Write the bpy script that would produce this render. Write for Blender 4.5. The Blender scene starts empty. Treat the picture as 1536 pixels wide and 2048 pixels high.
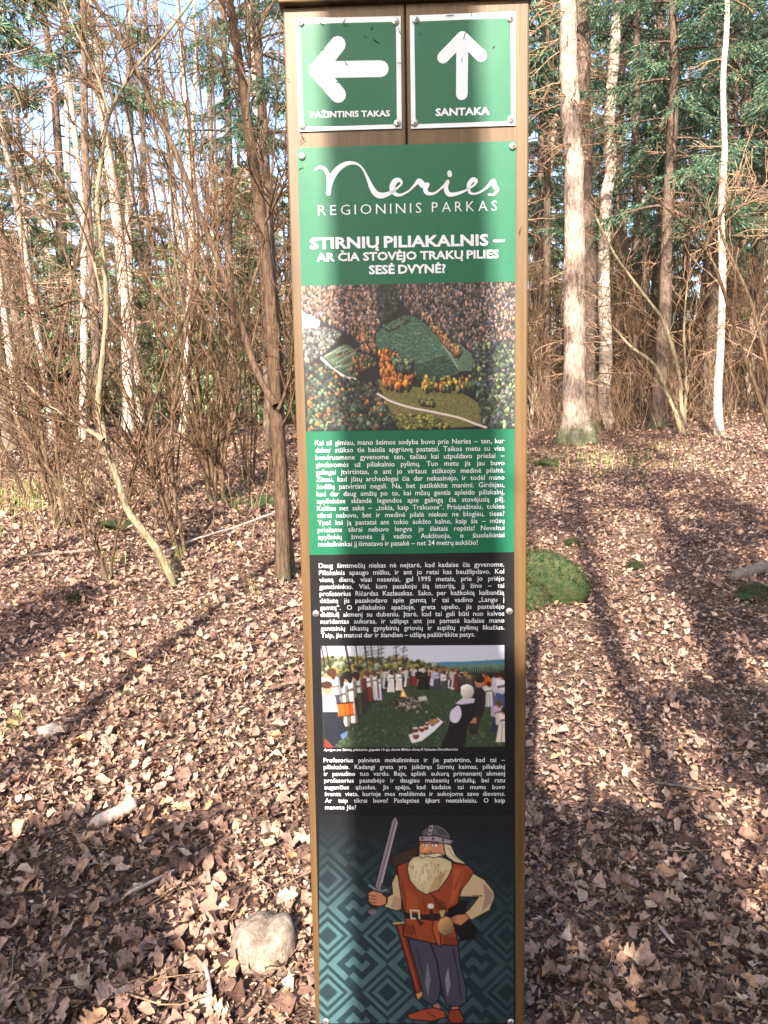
import bpy, math, os, random
import numpy as np
from mathutils import Vector, Matrix

# ------------------------------------------------------------------ camera, sky, sun, exposure
SC = bpy.context.scene
COL = SC.collection
F, HOR, ROLL, CAMZ = 1538.0, 820.0, 0.0187, 1.5
PITCH = math.atan((1024 - HOR) / F)
_fw = np.array([0, math.cos(PITCH), -math.sin(PITCH)])
_rt0 = np.array([1.0, 0, 0]); _dn0 = np.cross(_fw, _rt0)
_rt = math.cos(ROLL) * _rt0 + math.sin(ROLL) * _dn0
_dn = -math.sin(ROLL) * _rt0 + math.cos(ROLL) * _dn0
CAM = np.array([0.0, 0.0, CAMZ])
cd = bpy.data.cameras.new('camera'); cam = bpy.data.objects.new('camera', cd); COL.objects.link(cam)
cd.sensor_fit = 'VERTICAL'; cd.sensor_height = 36.0; cd.lens = 36.0 * F / 2048.0
cd.clip_start = 0.05; cd.clip_end = 600
cam.matrix_world = Matrix(((_rt[0], -_dn[0], -_fw[0], 0), (_rt[1], -_dn[1], -_fw[1], 0),
                           (_rt[2], -_dn[2], -_fw[2], CAMZ), (0, 0, 0, 1)))
SC.camera = cam

SUN_EL = math.radians(34.0)
SH = np.array([0.21, 0.978]); SH = SH / np.linalg.norm(SH)          # direction shadows fall on the ground
W = bpy.data.worlds.new('World'); SC.world = W; W.use_nodes = True
nt = W.node_tree; bg = nt.nodes['Background']
sky = nt.nodes.new('ShaderNodeTexSky'); sky.sky_type = 'NISHITA'; sky.sun_disc = False
sky.sun_elevation = SUN_EL; sky.sun_rotation = math.pi + math.atan2(SH[0], SH[1])
sky.air_density = 1.0; sky.dust_density = 3.0; sky.ozone_density = 1.0
nt.links.new(sky.outputs[0], bg.inputs[0]); bg.inputs[1].default_value = 0.15
sd = bpy.data.lights.new('sun', 'SUN'); sd.energy = 5.0; sd.angle = math.radians(0.53); sd.color = (1.0, 0.9, 0.77)
sun = bpy.data.objects.new('sun', sd); COL.objects.link(sun)
_ld = Vector((SH[0] * math.cos(SUN_EL), SH[1] * math.cos(SUN_EL), -math.sin(SUN_EL)))
sun.rotation_euler = _ld.to_track_quat('-Z', 'Y').to_euler(); sun.location = (-4, -18, 16)
SC.view_settings.view_transform = 'Standard'; SC.view_settings.look = 'None'
SC.view_settings.exposure = 1.9; SC.view_settings.gamma = 1.0; SC.view_settings.use_curve_mapping = False
SC.render.engine = 'CYCLES'
SC.cycles.max_bounces = 6; SC.cycles.diffuse_bounces = 4; SC.cycles.glossy_bounces = 2
SC.cycles.transmission_bounces = 2; SC.cycles.use_denoising = True

rng = np.random.default_rng(7)
random.seed(7)

# ------------------------------------------------------------------ helpers
def sstep(a, b, x):
    t = np.clip((x - a) / (b - a), 0, 1); return t * t * (3 - 2 * t)

def terrain(x, y):
    x = np.asarray(x, float); y = np.asarray(y, float)
    d = y - 3.0
    z = 0.1 * 0.5 * (d + np.sqrt(d * d + 1.2)) - 0.1 * 0.5 * (-3 + math.sqrt(10.2))
    e = y - 15.0
    z = z - 0.085 * 0.5 * (e + np.sqrt(e * e + 4.0))
    z = z + 0.35 * sstep(3.4, 6.5, x) * sstep(6, 11, y) * (1 - sstep(16, 30, y))
    z = z + 0.02 * np.sin(x * 1.7 + 0.6 * y) + 0.018 * np.sin(1.3 * y - 2.1 * x + 1) + 0.01 * np.sin(4.1 * x + 3.3 * y)
    return z * sstep(-2.5, 1.0, y)

def ray(px, py):
    d = _rt * ((px - 768) / F) + _dn * ((py - 1024) / F) + _fw
    return d

def ground_px(px, py):
    d = ray(px, py); t = 0.5; h = 0.02
    while t < 80:
        p = CAM + d * t
        if p[2] <= float(terrain(p[0], p[1])): return p
        t += max(h, t * 0.004)
    return CAM + d * 80

def at_y(px, py, Y):
    d = ray(px, py); return CAM + d * (Y / d[1])

class MB:
    def __init__(s): s.v = []; s.q = []; s.t = []; s.n = 0
    def add(s, v, quads=None, tris=None):
        v = np.asarray(v, np.float32).reshape(-1, 3)
        if quads is not None and len(quads): s.q.append(np.asarray(quads, np.int64).reshape(-1, 4) + s.n)
        if tris is not None and len(tris): s.t.append(np.asarray(tris, np.int64).reshape(-1, 3) + s.n)
        s.v.append(v); s.n += len(v)
    def mesh(s, name, mat=None, smooth=True):
        me = bpy.data.meshes.new(name)
        v = np.concatenate(s.v) if s.v else np.zeros((0, 3), np.float32)
        q = np.concatenate(s.q) if s.q else np.zeros((0, 4), np.int64)
        t = np.concatenate(s.t) if s.t else np.zeros((0, 3), np.int64)
        me.vertices.add(len(v)); me.vertices.foreach_set('co', v.ravel())
        me.loops.add(q.size + t.size)
        me.loops.foreach_set('vertex_index', np.concatenate([q.ravel(), t.ravel()]).astype(np.int32))
        me.polygons.add(len(q) + len(t))
        st = np.concatenate([np.arange(len(q)) * 4, q.size + np.arange(len(t)) * 3]).astype(np.int32)
        me.polygons.foreach_set('loop_start', st)
        me.polygons.foreach_set('use_smooth', np.full(len(q) + len(t), smooth, bool))
        me.update(calc_edges=True); me.validate()
        if mat: me.materials.append(mat)
        return me
    def obj(s, name, mat, parent=None, smooth=True):
        return link(name, s.mesh(name, mat, smooth), parent)

def link(name, data, parent=None):
    o = bpy.data.objects.new(name, data); COL.objects.link(o)
    if parent is not None: o.parent = parent
    return o

def tag(o, label=None, cat=None, group=None, kind=None):
    if label: o['label'] = label
    if cat: o['category'] = cat
    if group: o['group'] = group
    if kind: o['kind'] = kind
    return o

def thing(name, label, cat, loc=(0, 0, 0), group=None):
    o = link(name, None); o.location = [float(a) for a in loc]; o.empty_display_size = 0.1
    return tag(o, label, cat, group)

def dup(root, loc, rz=0.0, scale=1.0, label=None, group=None, tilt=(0, 0)):
    c = root.copy(); COL.objects.link(c)
    c.location = [float(a) for a in loc]; c.rotation_euler = (tilt[0], tilt[1], rz); c.scale = (scale,) * 3
    if label: c['label'] = label
    if group: c['group'] = group
    for ch in root.children:
        d = ch.copy(); COL.objects.link(d); d.parent = c
        for g in ch.children:
            e = g.copy(); COL.objects.link(e); e.parent = d
    return c

_fc = {}
def tube(mb, pts, rad, sides=5, cap=True):
    p = np.asarray(pts, float); k = len(p); r = np.asarray(rad, float)
    t = np.gradient(p, axis=0); t /= (np.linalg.norm(t, axis=1, keepdims=True) + 1e-9)
    m = t.mean(0); up = np.array([0, 0, 1.0]) if abs(m[2]) < 0.8 * np.linalg.norm(m) + 1e-9 else np.array([1.0, 0, 0])
    u = np.cross(t, up); u /= (np.linalg.norm(u, axis=1, keepdims=True) + 1e-9); w = np.cross(t, u)
    a = np.arange(sides) * 2 * math.pi / sides
    ring = p[:, None, :] + (u[:, None, :] * np.cos(a)[None, :, None] + w[:, None, :] * np.sin(a)[None, :, None]) * (
        r[:, None, None] if r.ndim == 1 else r[:, :, None])
    key = (k, sides)
    if key not in _fc:
        i = np.arange(k - 1)[:, None] * sides; j = np.arange(sides)[None, :]; j2 = (j + 1) % sides
        _fc[key] = np.stack([i + j, i + j2, i + sides + j2, i + sides + j], -1).reshape(-1, 4)
    v = ring.reshape(-1, 3); tr = None
    if cap:
        v = np.vstack([v, p[-1]]); b = (k - 1) * sides
        tr = [(b + j, b + (j + 1) % sides, k * sides) for j in range(sides)]
    mb.add(v, _fc[key], tr)

def box(mb, lo, hi):
    x0, y0, z0 = lo; x1, y1, z1 = hi
    mb.add([(x0, y0, z0), (x1, y0, z0), (x1, y1, z0), (x0, y1, z0), (x0, y0, z1), (x1, y0, z1), (x1, y1, z1), (x0, y1, z1)],
           [(0, 3, 2, 1), (4, 5, 6, 7), (0, 1, 5, 4), (1, 2, 6, 5), (2, 3, 7, 6), (3, 0, 4, 7)])

def bevel(o, w, seg=2):
    m = o.modifiers.new('bevel', 'BEVEL'); m.width = w; m.segments = seg; m.limit_method = 'ANGLE'
    return o

# ------------------------------------------------------------------ materials
def mat(name, rough=0.8, spec=0.3):
    m = bpy.data.materials.new(name); m.use_nodes = True
    b = m.node_tree.nodes['Principled BSDF']; b.inputs['Roughness'].default_value = rough
    b.inputs['Specular IOR Level'].default_value = spec
    return m, m.node_tree, b

def N(t, kind, **kw):
    n = t.nodes.new(kind)
    for k, v in kw.items(): setattr(n, k, v)
    return n

def ramp(t, fac, stops):
    r = N(t, 'ShaderNodeValToRGB'); e = r.color_ramp.elements
    while len(e) < len(stops): e.new(0.5)
    for el, (p, c) in zip(e, stops): el.position = p; el.color = (*c, 1)
    t.links.new(fac, r.inputs[0]); return r

def noise(t, vec, scale, detail=4, rough=0.6):
    n = N(t, 'ShaderNodeTexNoise'); n.inputs['Scale'].default_value = scale
    n.inputs['Detail'].default_value = detail; n.inputs['Roughness'].default_value = rough
    if vec is not None: t.links.new(vec, n.inputs['Vector'])
    return n

def mapping(t, src, scale, rot=(0, 0, 0)):
    m = N(t, 'ShaderNodeMapping'); m.inputs['Scale'].default_value = scale; m.inputs['Rotation'].default_value = rot
    t.links.new(src, m.inputs[0]); return m.outputs[0]

def bump(t, b, h, strength, dist=0.01):
    n = N(t, 'ShaderNodeBump'); n.inputs['Strength'].default_value = strength; n.inputs['Distance'].default_value = dist
    t.links.new(h, n.inputs['Height']); t.links.new(n.outputs[0], b.inputs['Normal'])

def mixc(t, fac, a, b_):
    m = N(t, 'ShaderNodeMix', data_type='RGBA')
    if isinstance(fac, float): m.inputs[0].default_value = fac
    else: t.links.new(fac, m.inputs[0])
    for s, i in ((a, 6), (b_, 7)):
        if isinstance(s, tuple): m.inputs[i].default_value = (*s, 1)
        else: t.links.new(s, m.inputs[i])
    return m.outputs[2]

def bark_mat(name, c0, c1, c2, moss=0.0, mossh=0.6, sc=(17, 17, 5.5)):
    m, t, b = mat(name, 0.9, 0.15)
    tc = N(t, 'ShaderNodeTexCoord'); v = mapping(t, tc.outputs['Object'], sc)
    n = noise(t, v, 1.6, 6, 0.65); r = ramp(t, n.outputs[0], [(0.3, c0), (0.5, c1), (0.72, c2)])
    oi = N(t, 'ShaderNodeObjectInfo'); hv = N(t, 'ShaderNodeHueSaturation')
    mr = N(t, 'ShaderNodeMapRange'); mr.inputs[3].default_value = 0.75; mr.inputs[4].default_value = 1.2
    t.links.new(oi.outputs['Random'], mr.inputs[0]); t.links.new(mr.outputs[0], hv.inputs['Value'])
    t.links.new(r.outputs[0], hv.inputs['Color']); col = hv.outputs[0]
    if moss > 0:
        n2 = noise(t, tc.outputs['Object'], 7.0, 6, 0.8); sx = N(t, 'ShaderNodeSeparateXYZ'); t.links.new(tc.outputs['Object'], sx.inputs[0])
        a = N(t, 'ShaderNodeMapRange'); a.inputs[1].default_value = mossh; a.inputs[2].default_value = 0.0
        a.inputs[3].default_value = 0; a.inputs[4].default_value = 0.55; t.links.new(sx.outputs[2], a.inputs[0])
        ml = N(t, 'ShaderNodeMath', operation='ADD'); t.links.new(a.outputs[0], ml.inputs[0]); t.links.new(n2.outputs[0], ml.inputs[1])
        rr = ramp(t, ml.outputs[0], [(0.8, (0, 0, 0)), (1.05, (moss,) * 3)])
        col = mixc(t, rr.outputs[0], col, (0.08, 0.105, 0.045))
    t.links.new(col, b.inputs['Base Color'])
    bump(t, b, n.outputs[0], 1.0, 0.035)
    return m

M = {}
M['spruce_bark'] = bark_mat('spruce_bark', (0.10, 0.07, 0.055), (0.27, 0.205, 0.165), (0.45, 0.37, 0.31), 0.85, 0.9)
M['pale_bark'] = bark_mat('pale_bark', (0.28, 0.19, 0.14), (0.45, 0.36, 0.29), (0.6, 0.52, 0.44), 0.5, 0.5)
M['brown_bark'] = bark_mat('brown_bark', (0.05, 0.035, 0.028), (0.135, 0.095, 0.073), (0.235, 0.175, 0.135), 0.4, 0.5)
M['hazel_bark'] = bark_mat('hazel_bark', (0.035, 0.021, 0.013), (0.095, 0.06, 0.036), (0.19, 0.13, 0.08), 0.5, 0.35, (20, 20, 6))
M['alder_bark'] = bark_mat('alder_bark', (0.035, 0.022, 0.016), (0.1, 0.063, 0.04), (0.18, 0.12, 0.08), 0.4, 0.25, (30, 30, 6))
M['olive_bark'] = bark_mat('olive_bark', (0.1, 0.075, 0.045), (0.25, 0.2, 0.125), (0.4, 0.335, 0.23), 0.3, 0.3, (20, 20, 5))
M['twig'] = bark_mat('twig', (0.04, 0.022, 0.013), (0.1, 0.058, 0.034), (0.19, 0.125, 0.075))
M['birch_bark'] = bark_mat('birch_bark', (0.1, 0.075, 0.06), (0.42, 0.34, 0.28), (0.56, 0.48, 0.41), 0.5, 0.4, (3.5, 3.5, 13))
M['pale_twig'] = bark_mat('pale_twig', (0.18, 0.1, 0.07), (0.38, 0.25, 0.18), (0.52, 0.38, 0.28))
M['dead_twig'] = bark_mat('dead_twig', (0.12, 0.07, 0.042), (0.3, 0.19, 0.12), (0.44, 0.31, 0.21))

def needle_mat(name, stops, trans=0.25):
    m, t, b = mat(name, 0.55, 0.35)
    g = N(t, 'ShaderNodeNewGeometry'); oi = N(t, 'ShaderNodeObjectInfo')
    r = ramp(t, g.outputs['Random Per Island'], stops)
    hv = N(t, 'ShaderNodeHueSaturation'); mr = N(t, 'ShaderNodeMapRange')
    mr.inputs[3].default_value = 0.8; mr.inputs[4].default_value = 1.25
    t.links.new(oi.outputs['Random'], mr.inputs[0]); t.links.new(mr.outputs[0], hv.inputs['Value'])
    t.links.new(r.outputs[0], hv.inputs['Color']); t.links.new(hv.outputs[0], b.inputs['Base Color'])
    tr = N(t, 'ShaderNodeBsdfTranslucent'); t.links.new(hv.outputs[0], tr.inputs[0])
    mx = N(t, 'ShaderNodeMixShader'); mx.inputs[0].default_value = trans
    t.links.new(b.outputs[0], mx.inputs[1]); t.links.new(tr.outputs[0], mx.inputs[2])
    t.links.new(mx.outputs[0], t.nodes['Material Output'].inputs[0])
    return m
M['needles'] = needle_mat('needles', [(0.0, (0.016, 0.05, 0.03)), (0.5, (0.055, 0.13, 0.08)), (0.78, (0.16, 0.26, 0.165)), (0.9, (0.2, 0.28, 0.17)), (0.94, (0.3, 0.2, 0.11)), (1.0, (0.36, 0.25, 0.15))])
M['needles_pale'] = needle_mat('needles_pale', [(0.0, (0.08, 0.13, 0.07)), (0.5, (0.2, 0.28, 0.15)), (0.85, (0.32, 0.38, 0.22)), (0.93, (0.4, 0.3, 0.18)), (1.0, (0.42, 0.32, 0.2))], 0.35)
M['grass'] = needle_mat('grass_blades', [(0.0, (0.10, 0.16, 0.03)), (0.6, (0.22, 0.28, 0.07)), (1.0, (0.45, 0.38, 0.18))], 0.3)
M['moss'] = needle_mat('moss', [(0.0, (0.005, 0.018, 0.008)), (0.45, (0.016, 0.044, 0.018)), (0.68, (0.05, 0.065, 0.022)), (0.8, (0.12, 0.075, 0.035)), (1.0, (0.17, 0.105, 0.05))], 0.3)

def leaf_mat(name):
    m, t, b = mat(name, 0.7, 0.25)
    g = N(t, 'ShaderNodeNewGeometry'); oi = N(t, 'ShaderNodeObjectInfo')
    ad = N(t, 'ShaderNodeMath', operation='ADD'); fr = N(t, 'ShaderNodeMath', operation='FRACT')
    t.links.new(g.outputs['Random Per Island'], ad.inputs[0]); t.links.new(oi.outputs['Random'], ad.inputs[1])
    t.links.new(ad.outputs[0], fr.inputs[0])
    r = ramp(t, fr.outputs[0], [(0.0, (0.075, 0.038, 0.028)), (0.25, (0.2, 0.115, 0.085)), (0.55, (0.32, 0.2, 0.15)),
                                (0.85, (0.42, 0.285, 0.215)), (0.93, (0.4, 0.22, 0.11)), (1.0, (0.52, 0.4, 0.31))])
    tc = N(t, 'ShaderNodeTexCoord'); gp = N(t, 'ShaderNodeNewGeometry'); n = noise(t, gp.outputs['Position'], 70, 5, 0.7)
    mr = N(t, 'ShaderNodeMapRange'); mr.inputs[1].default_value = 0.3; mr.inputs[2].default_value = 0.7; mr.inputs[3].default_value = 0.55; mr.inputs[4].default_value = 1.35
    t.links.new(n.outputs[0], mr.inputs[0]); hv = N(t, 'ShaderNodeHueSaturation')
    t.links.new(mr.outputs[0], hv.inputs['Value']); t.links.new(r.outputs[0], hv.inputs['Color'])
    t.links.new(hv.outputs[0], b.inputs['Base Color']); bump(t, b, n.outputs[0], 0.7, 0.006)
    tr = N(t, 'ShaderNodeBsdfTranslucent'); t.links.new(hv.outputs[0], tr.inputs[0])
    mx = N(t, 'ShaderNodeMixShader'); mx.inputs[0].default_value = 0.12
    t.links.new(b.outputs[0], mx.inputs[1]); t.links.new(tr.outputs[0], mx.inputs[2])
    t.links.new(mx.outputs[0], t.nodes['Material Output'].inputs[0])
    return m
M['leaf'] = leaf_mat('dry_leaf')

def soil_mat():
    m, t, b = mat('soil', 0.95, 0.15)
    tc = N(t, 'ShaderNodeTexCoord'); v = tc.outputs['Object']
    n = noise(t, v, 9, 8, 0.7); n2 = noise(t, v, 70, 4, 0.7); n3 = noise(t, v, 0.8, 3)
    c = ramp(t, n2.outputs[0], [(0.32, (0.028, 0.016, 0.013)), (0.5, (0.12, 0.072, 0.055)), (0.66, (0.32, 0.205, 0.16))])
    d = ramp(t, n.outputs[0], [(0.35, (0.5, 0.5, 0.5)), (0.6, (1, 1, 1))])
    mu = N(t, 'ShaderNodeMix', data_type='RGBA', blend_type='MULTIPLY'); mu.inputs[0].default_value = 0.8
    t.links.new(c.outputs[0], mu.inputs[6]); t.links.new(d.outputs[0], mu.inputs[7])
    t.links.new(mu.outputs[2], b.inputs['Base Color'])
    bump(t, b, n2.outputs[0], 1.0, 0.02)
    return m
M['soil'] = soil_mat()

def stone_mat(name, c0, c1, c2):
    m, t, b = mat(name, 0.9, 0.2)
    tc = N(t, 'ShaderNodeTexCoord'); n = noise(t, tc.outputs['Object'], 34, 8, 0.8); n2 = noise(t, tc.outputs['Object'], 60, 5, 0.7)
    r = ramp(t, n.outputs[0], [(0.3, c0), (0.5, c1), (0.68, c2)]); t.links.new(r.outputs[0], b.inputs['Base Color'])
    bump(t, b, n2.outputs[0], 0.9, 0.01); return m
M['mossy_stone'] = stone_mat('mossy_stone', (0.01, 0.024, 0.009), (0.03, 0.052, 0.018), (0.11, 0.075, 0.036))
M['granite'] = stone_mat('granite', (0.07, 0.05, 0.038), (0.22, 0.17, 0.135), (0.36, 0.3, 0.25))
M['log'] = stone_mat('weathered_wood', (0.2, 0.14, 0.11), (0.42, 0.33, 0.28), (0.58, 0.49, 0.42))
M['dark_log'] = stone_mat('dark_wood', (0.06, 0.045, 0.035), (0.16, 0.12, 0.1), (0.28, 0.22, 0.18))

def wood_mat(name, k=1.0):
    m, t, b = mat(name, 0.5, 0.4)
    tc = N(t, 'ShaderNodeTexCoord'); v = mapping(t, tc.outputs['Object'], (38, 38, 1.2))
    n = noise(t, v, 2.2, 6, 0.6); n2 = noise(t, tc.outputs['Object'], 3.0, 4)
    r = ramp(t, n.outputs[0], [(0.3, (0.13 * k, 0.062 * k, 0.02 * k)), (0.5, (0.27 * k, 0.135 * k, 0.046 * k)), (0.7, (0.38 * k, 0.205 * k, 0.075 * k))])
    sx = N(t, 'ShaderNodeSeparateXYZ'); t.links.new(tc.outputs['Object'], sx.inputs[0])
    ad = N(t, 'ShaderNodeMath', operation='MULTIPLY'); t.links.new(n2.outputs[0], ad.inputs[0]); ad.inputs[1].default_value = 0.75
    col = mixc(t, ad.outputs[0], r.outputs[0], (0.25 * k, 0.155 * k, 0.06 * k))     # greenish weathering of the stain
    t.links.new(col, b.inputs['Base Color']); bump(t, b, n.outputs[0], 0.35, 0.003)
    return m
M['wood'] = wood_mat('stained_wood', 0.36); M['wood_dark'] = wood_mat('dark_stained_wood', 0.35)

def print_mat(name, col, rough=0.48, spec=0.3, speck=True):
    m, t, b = mat(name, rough, spec)
    tc = N(t, 'ShaderNodeTexCoord'); n = noise(t, tc.outputs['Object'], 40, 5, 0.7); n2 = noise(t, tc.outputs['Object'], 7, 3)
    mr = N(t, 'ShaderNodeMapRange'); mr.inputs[3].default_value = 0.85; mr.inputs[4].default_value = 1.18
    t.links.new(n.outputs[0], mr.inputs[0]); hv = N(t, 'ShaderNodeHueSaturation'); hv.inputs['Color'].default_value = (*col, 1)
    t.links.new(mr.outputs[0], hv.inputs['Value']); out = hv.outputs[0]
    if speck:
        r = ramp(t, noise(t, tc.outputs['Object'], 160, 2).outputs[0], [(0.72, (0, 0, 0)), (0.76, (1, 1, 1))])
        out = mixc(t, r.outputs[0], out, (col[0] * 0.5 + 0.04, col[1] * 0.5 + 0.04, col[2] * 0.5 + 0.035))
    t.links.new(out, b.inputs['Base Color'])
    rr = N(t, 'ShaderNodeMapRange'); rr.inputs[3].default_value = rough - 0.1; rr.inputs[4].default_value = rough + 0.14
    t.links.new(n2.outputs[0], rr.inputs[0]); t.links.new(rr.outputs[0], b.inputs['Roughness'])
    return m
M['green'] = print_mat('green_print', (0.004, 0.092, 0.046))
M['black'] = print_mat('black_print', (0.005, 0.005, 0.0068))
M['white'] = print_mat('white_print', (0.6, 0.63, 0.68), speck=False)
m, t, b = mat('screw_steel', 0.35, 0.5); b.inputs['Metallic'].default_value = 0.85; b.inputs['Base Color'].default_value = (0.62, 0.58, 0.55, 1); M['steel'] = m
m, t, b = mat('slot_dark', 0.7, 0.2); b.inputs['Base Color'].default_value = (0.03, 0.025, 0.02, 1); M['slot'] = m
m, t, b = mat('colour_print', 0.5, 0.4)
at = N(t, 'ShaderNodeAttribute'); at.attribute_name = 'ink'; t.links.new(at.outputs['Color'], b.inputs['Base Color']); M['ink'] = m

# ------------------------------------------------------------------ ground
def build_ground():
    def axis(lo, hi, a, b, fine, coarse_n):
        mid = np.arange(a, b, fine)
        l = a - np.geomspace(fine, a - lo + fine, coarse_n)[::-1] + fine
        r = b + np.geomspace(fine, hi - b, coarse_n)
        return np.concatenate([l[:-1], mid, r])
    xs = axis(-160, 160, -6, 6, 0.075, 26); ys = axis(-60, 260, 1.2, 14, 0.075, 26)
    X, Y = np.meshgrid(xs, ys); Z = terrain(X, Y)
    Z = Z + 0.012 * np.sin(X * 13 + 2 * np.sin(Y * 7)) * np.sin(Y * 11 + 1.5 * np.sin(X * 9)) + rng.normal(0, 0.006, X.shape) * (np.abs(X) < 7)
    nx, ny = len(xs), len(ys); i = np.arange(ny - 1)[:, None] * nx; j = np.arange(nx - 1)[None, :]
    q = np.stack([i + j, i + j + 1, i + nx + j + 1, i + nx + j], -1).reshape(-1, 4)
    mb = MB(); mb.add(np.stack([X, Y, Z], -1), q)
    return tag(mb.obj('ground', M['soil']), 'leaf covered forest floor rising gently away from the sign', None, kind='structure')
GROUND = build_ground()


# ------------------------------------------------------------------ the sign
S_LEAN, S_YAW, S_X, S_D = 0.0069, 0.0355, 0.0503, 1.4097
S_ux = np.array([math.cos(S_YAW), -math.sin(S_YAW), 0]); _n0 = np.array([math.sin(S_YAW), math.cos(S_YAW), 0])
S_uz = math.cos(S_LEAN) * np.array([0, 0, 1.0]) + math.sin(S_LEAN) * _n0
S_n = np.cross(S_uz, S_ux)
S_o = np.array([S_X, S_D, CAMZ])
def uv(px, py):
    """photo pixel -> (across, up) in metres on the sign face, up measured from the ground end"""
    px = np.asarray(px, float); py = np.asarray(py, float)
    d = _rt * ((px - 768) / F)[..., None] + _dn * ((py - 1024) / F)[..., None] + _fw
    t = ((S_o - CAM) @ S_n) / (d @ S_n)
    p = CAM + d * t[..., None] - S_o
    return p @ S_ux, p @ S_uz + 1.5

SIGN = thing('information_sign', 'tall wooden information sign with green arrow plates and long green and black text panel', 'sign')
SIGN.matrix_world = Matrix(((S_ux[0], S_n[0], S_uz[0], S_o[0] - 1.5 * S_uz[0]), (S_ux[1], S_n[1], S_uz[1], S_o[1] - 1.5 * S_uz[1]),
                            (S_ux[2], S_n[2], S_uz[2], S_o[2] - 1.5 * S_uz[2]), (0, 0, 0, 1)))
def U(px, py): a, b_ = uv(px, py); return float(a), float(b_)

uL = U(574, 300)[0]; uR = U(1058, 290)[0]; vT = U(815, 3)[1]; uS = U(812, 140)[0]; vB = 0.14
for a, b_ in ((uL, uS - 0.0008), (uS + 0.0008, uR)):
    mb = MB(); box(mb, (a, 0.0032, vB), (b_, 0.036, vT)); bevel(mb.obj('plank', M['wood'], SIGN, False), 0.003)
for u in (uL + 0.07, uR - 0.07):
    mb = MB(); box(mb, (u - 0.035, 0.036, -0.35), (u + 0.035, 0.106, vT - 0.02)); bevel(mb.obj('post', M['wood_dark'], SIGN, False), 0.004)
mb = MB(); box(mb, (uS - 0.04, 0.0362, vB + 0.03), (uS + 0.04, 0.06, vT - 0.002)); mb.obj('batten', M['wood_dark'], SIGN, False)
mb = MB(); box(mb, (uL - 0.006, -0.012, vT), (uR + 0.006, 0.13, vT + 0.022)); bevel(mb.obj('cap_board', M['wood_dark'], SIGN, False), 0.003)

def quad_plate(name, corners, parent, mat_, thick=0.003, w=0.0):
    c = [U(*p) for p in corners]; mb = MB()
    v = [(a, w, b_) for a, b_ in c] + [(a, w + thick, b_) for a, b_ in c]
    mb.add(v, [(3, 2, 1, 0), (4, 5, 6, 7), (0, 1, 5, 4), (1, 2, 6, 5), (2, 3, 7, 6), (3, 0, 4, 7)])
    return mb.obj(name, mat_, parent, False)

# --- lettering: outlines of the built-in sans face, with the Lithuanian marks built on
MARKS = {'č': 'cv', 'Č': 'Cv', 'ė': 'e.', 'Ė': 'E.', 'ū': 'u-', 'Ū': 'U-', 'ų': 'u,', 'Ų': 'U,', 'į': 'i,', 'Į': 'I,', 'ą': 'a,', 'Ą': 'A,', 'ę': 'e,', 'Ę': 'E,', 'š': 'sv', 'Š': 'Sv', 'ž': 'zv', 'Ž': 'Zv'}
_wc = {}
def outline(txt, off, res, shear):
    key = (txt, off, res, shear)
    if key not in _wc:
        cu = bpy.data.curves.new('w', 'FONT'); cu.body = txt; cu.resolution_u = res; cu.offset = off; cu.dimensions = '2D'; cu.fill_mode = 'FRONT'; cu.shear = shear
        o = bpy.data.objects.new('w', cu); me = o.to_mesh(); me.calc_loop_triangles()
        v = np.empty(len(me.vertices) * 3, np.float32); me.vertices.foreach_get('co', v)
        t_ = np.empty(len(me.loop_triangles) * 3, np.int32); me.loop_triangles.foreach_get('vertices', t_)
        o.to_mesh_clear(); bpy.data.objects.remove(o); bpy.data.curves.remove(cu)
        _wc[key] = (v.reshape(-1, 3), t_.reshape(-1, 3))
    return _wc[key]
def word(txt, off, res=2, shear=0.0):
    off = off if off < 0.015 else 0.012; key = ('w', txt, off, shear)
    if key in _wc: return _wc[key]
    basetxt = ''.join(MARKS[ch][0] if ch in MARKS else ch for ch in txt); v, f = outline(basetxt, off, res, shear); v = v.copy(); v[:, 2] = 0; V = [v]; Fs = [f]; n = len(v)
    for i, ch in enumerate(txt):
        if ch not in MARKS: continue
        g = outline(MARKS[ch][0], off, res, shear)[0]; wd = g[:, 0].max() - g[:, 0].min(); right = outline(basetxt[:i + 1], off, res, shear)[0][:, 0].max()
        cx = right - wd / 2; top = g[:, 1].max(); k = MARKS[ch][1]; t2 = 0.045 + max(off, 0); z = 0.004
        if k == 'v': P = [(cx - .13, top + .17), (cx - .05, top + .17), (cx, top + .105), (cx + .05, top + .17), (cx + .13, top + .17), (cx, top + .03)]; T = [(0, 5, 2), (0, 2, 1), (2, 5, 4), (2, 4, 3)]
        elif k == '.': P = [(cx + 1.25 * t2 * math.cos(q), top + .1 + 1.25 * t2 * math.sin(q)) for q in np.arange(8) * math.pi / 4]; T = [(0, q, q + 1) for q in range(1, 7)]
        elif k == '-': P = [(cx - .14, top + .06), (cx + .14, top + .06), (cx + .14, top + .06 + 1.8 * t2), (cx - .14, top + .06 + 1.8 * t2)]; T = [(0, 1, 2), (0, 2, 3)]
        else:
            x_ = right - .06; P = [(x_ - .04, .02), (x_ + .05, .02), (x_ - .1, -.1), (x_ - .01, -.08), (x_ - .07, -.19), (x_, -.14), (x_ + .06, -.2), (x_ + .06, -.14)]; T = [(0, 2, 3), (0, 3, 1), (2, 4, 5), (2, 5, 3), (4, 6, 7), (4, 7, 5)]
        V.append(np.array([(x + shear * y, y, z) for x, y in P], np.float32)); Fs.append(np.array(T, np.int32) + n); n += len(P)
    _wc[key] = (np.concatenate(V), np.concatenate(Fs)); return _wc[key]
CAP = word('H', 0.0)[0][:, 1].max()
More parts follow.
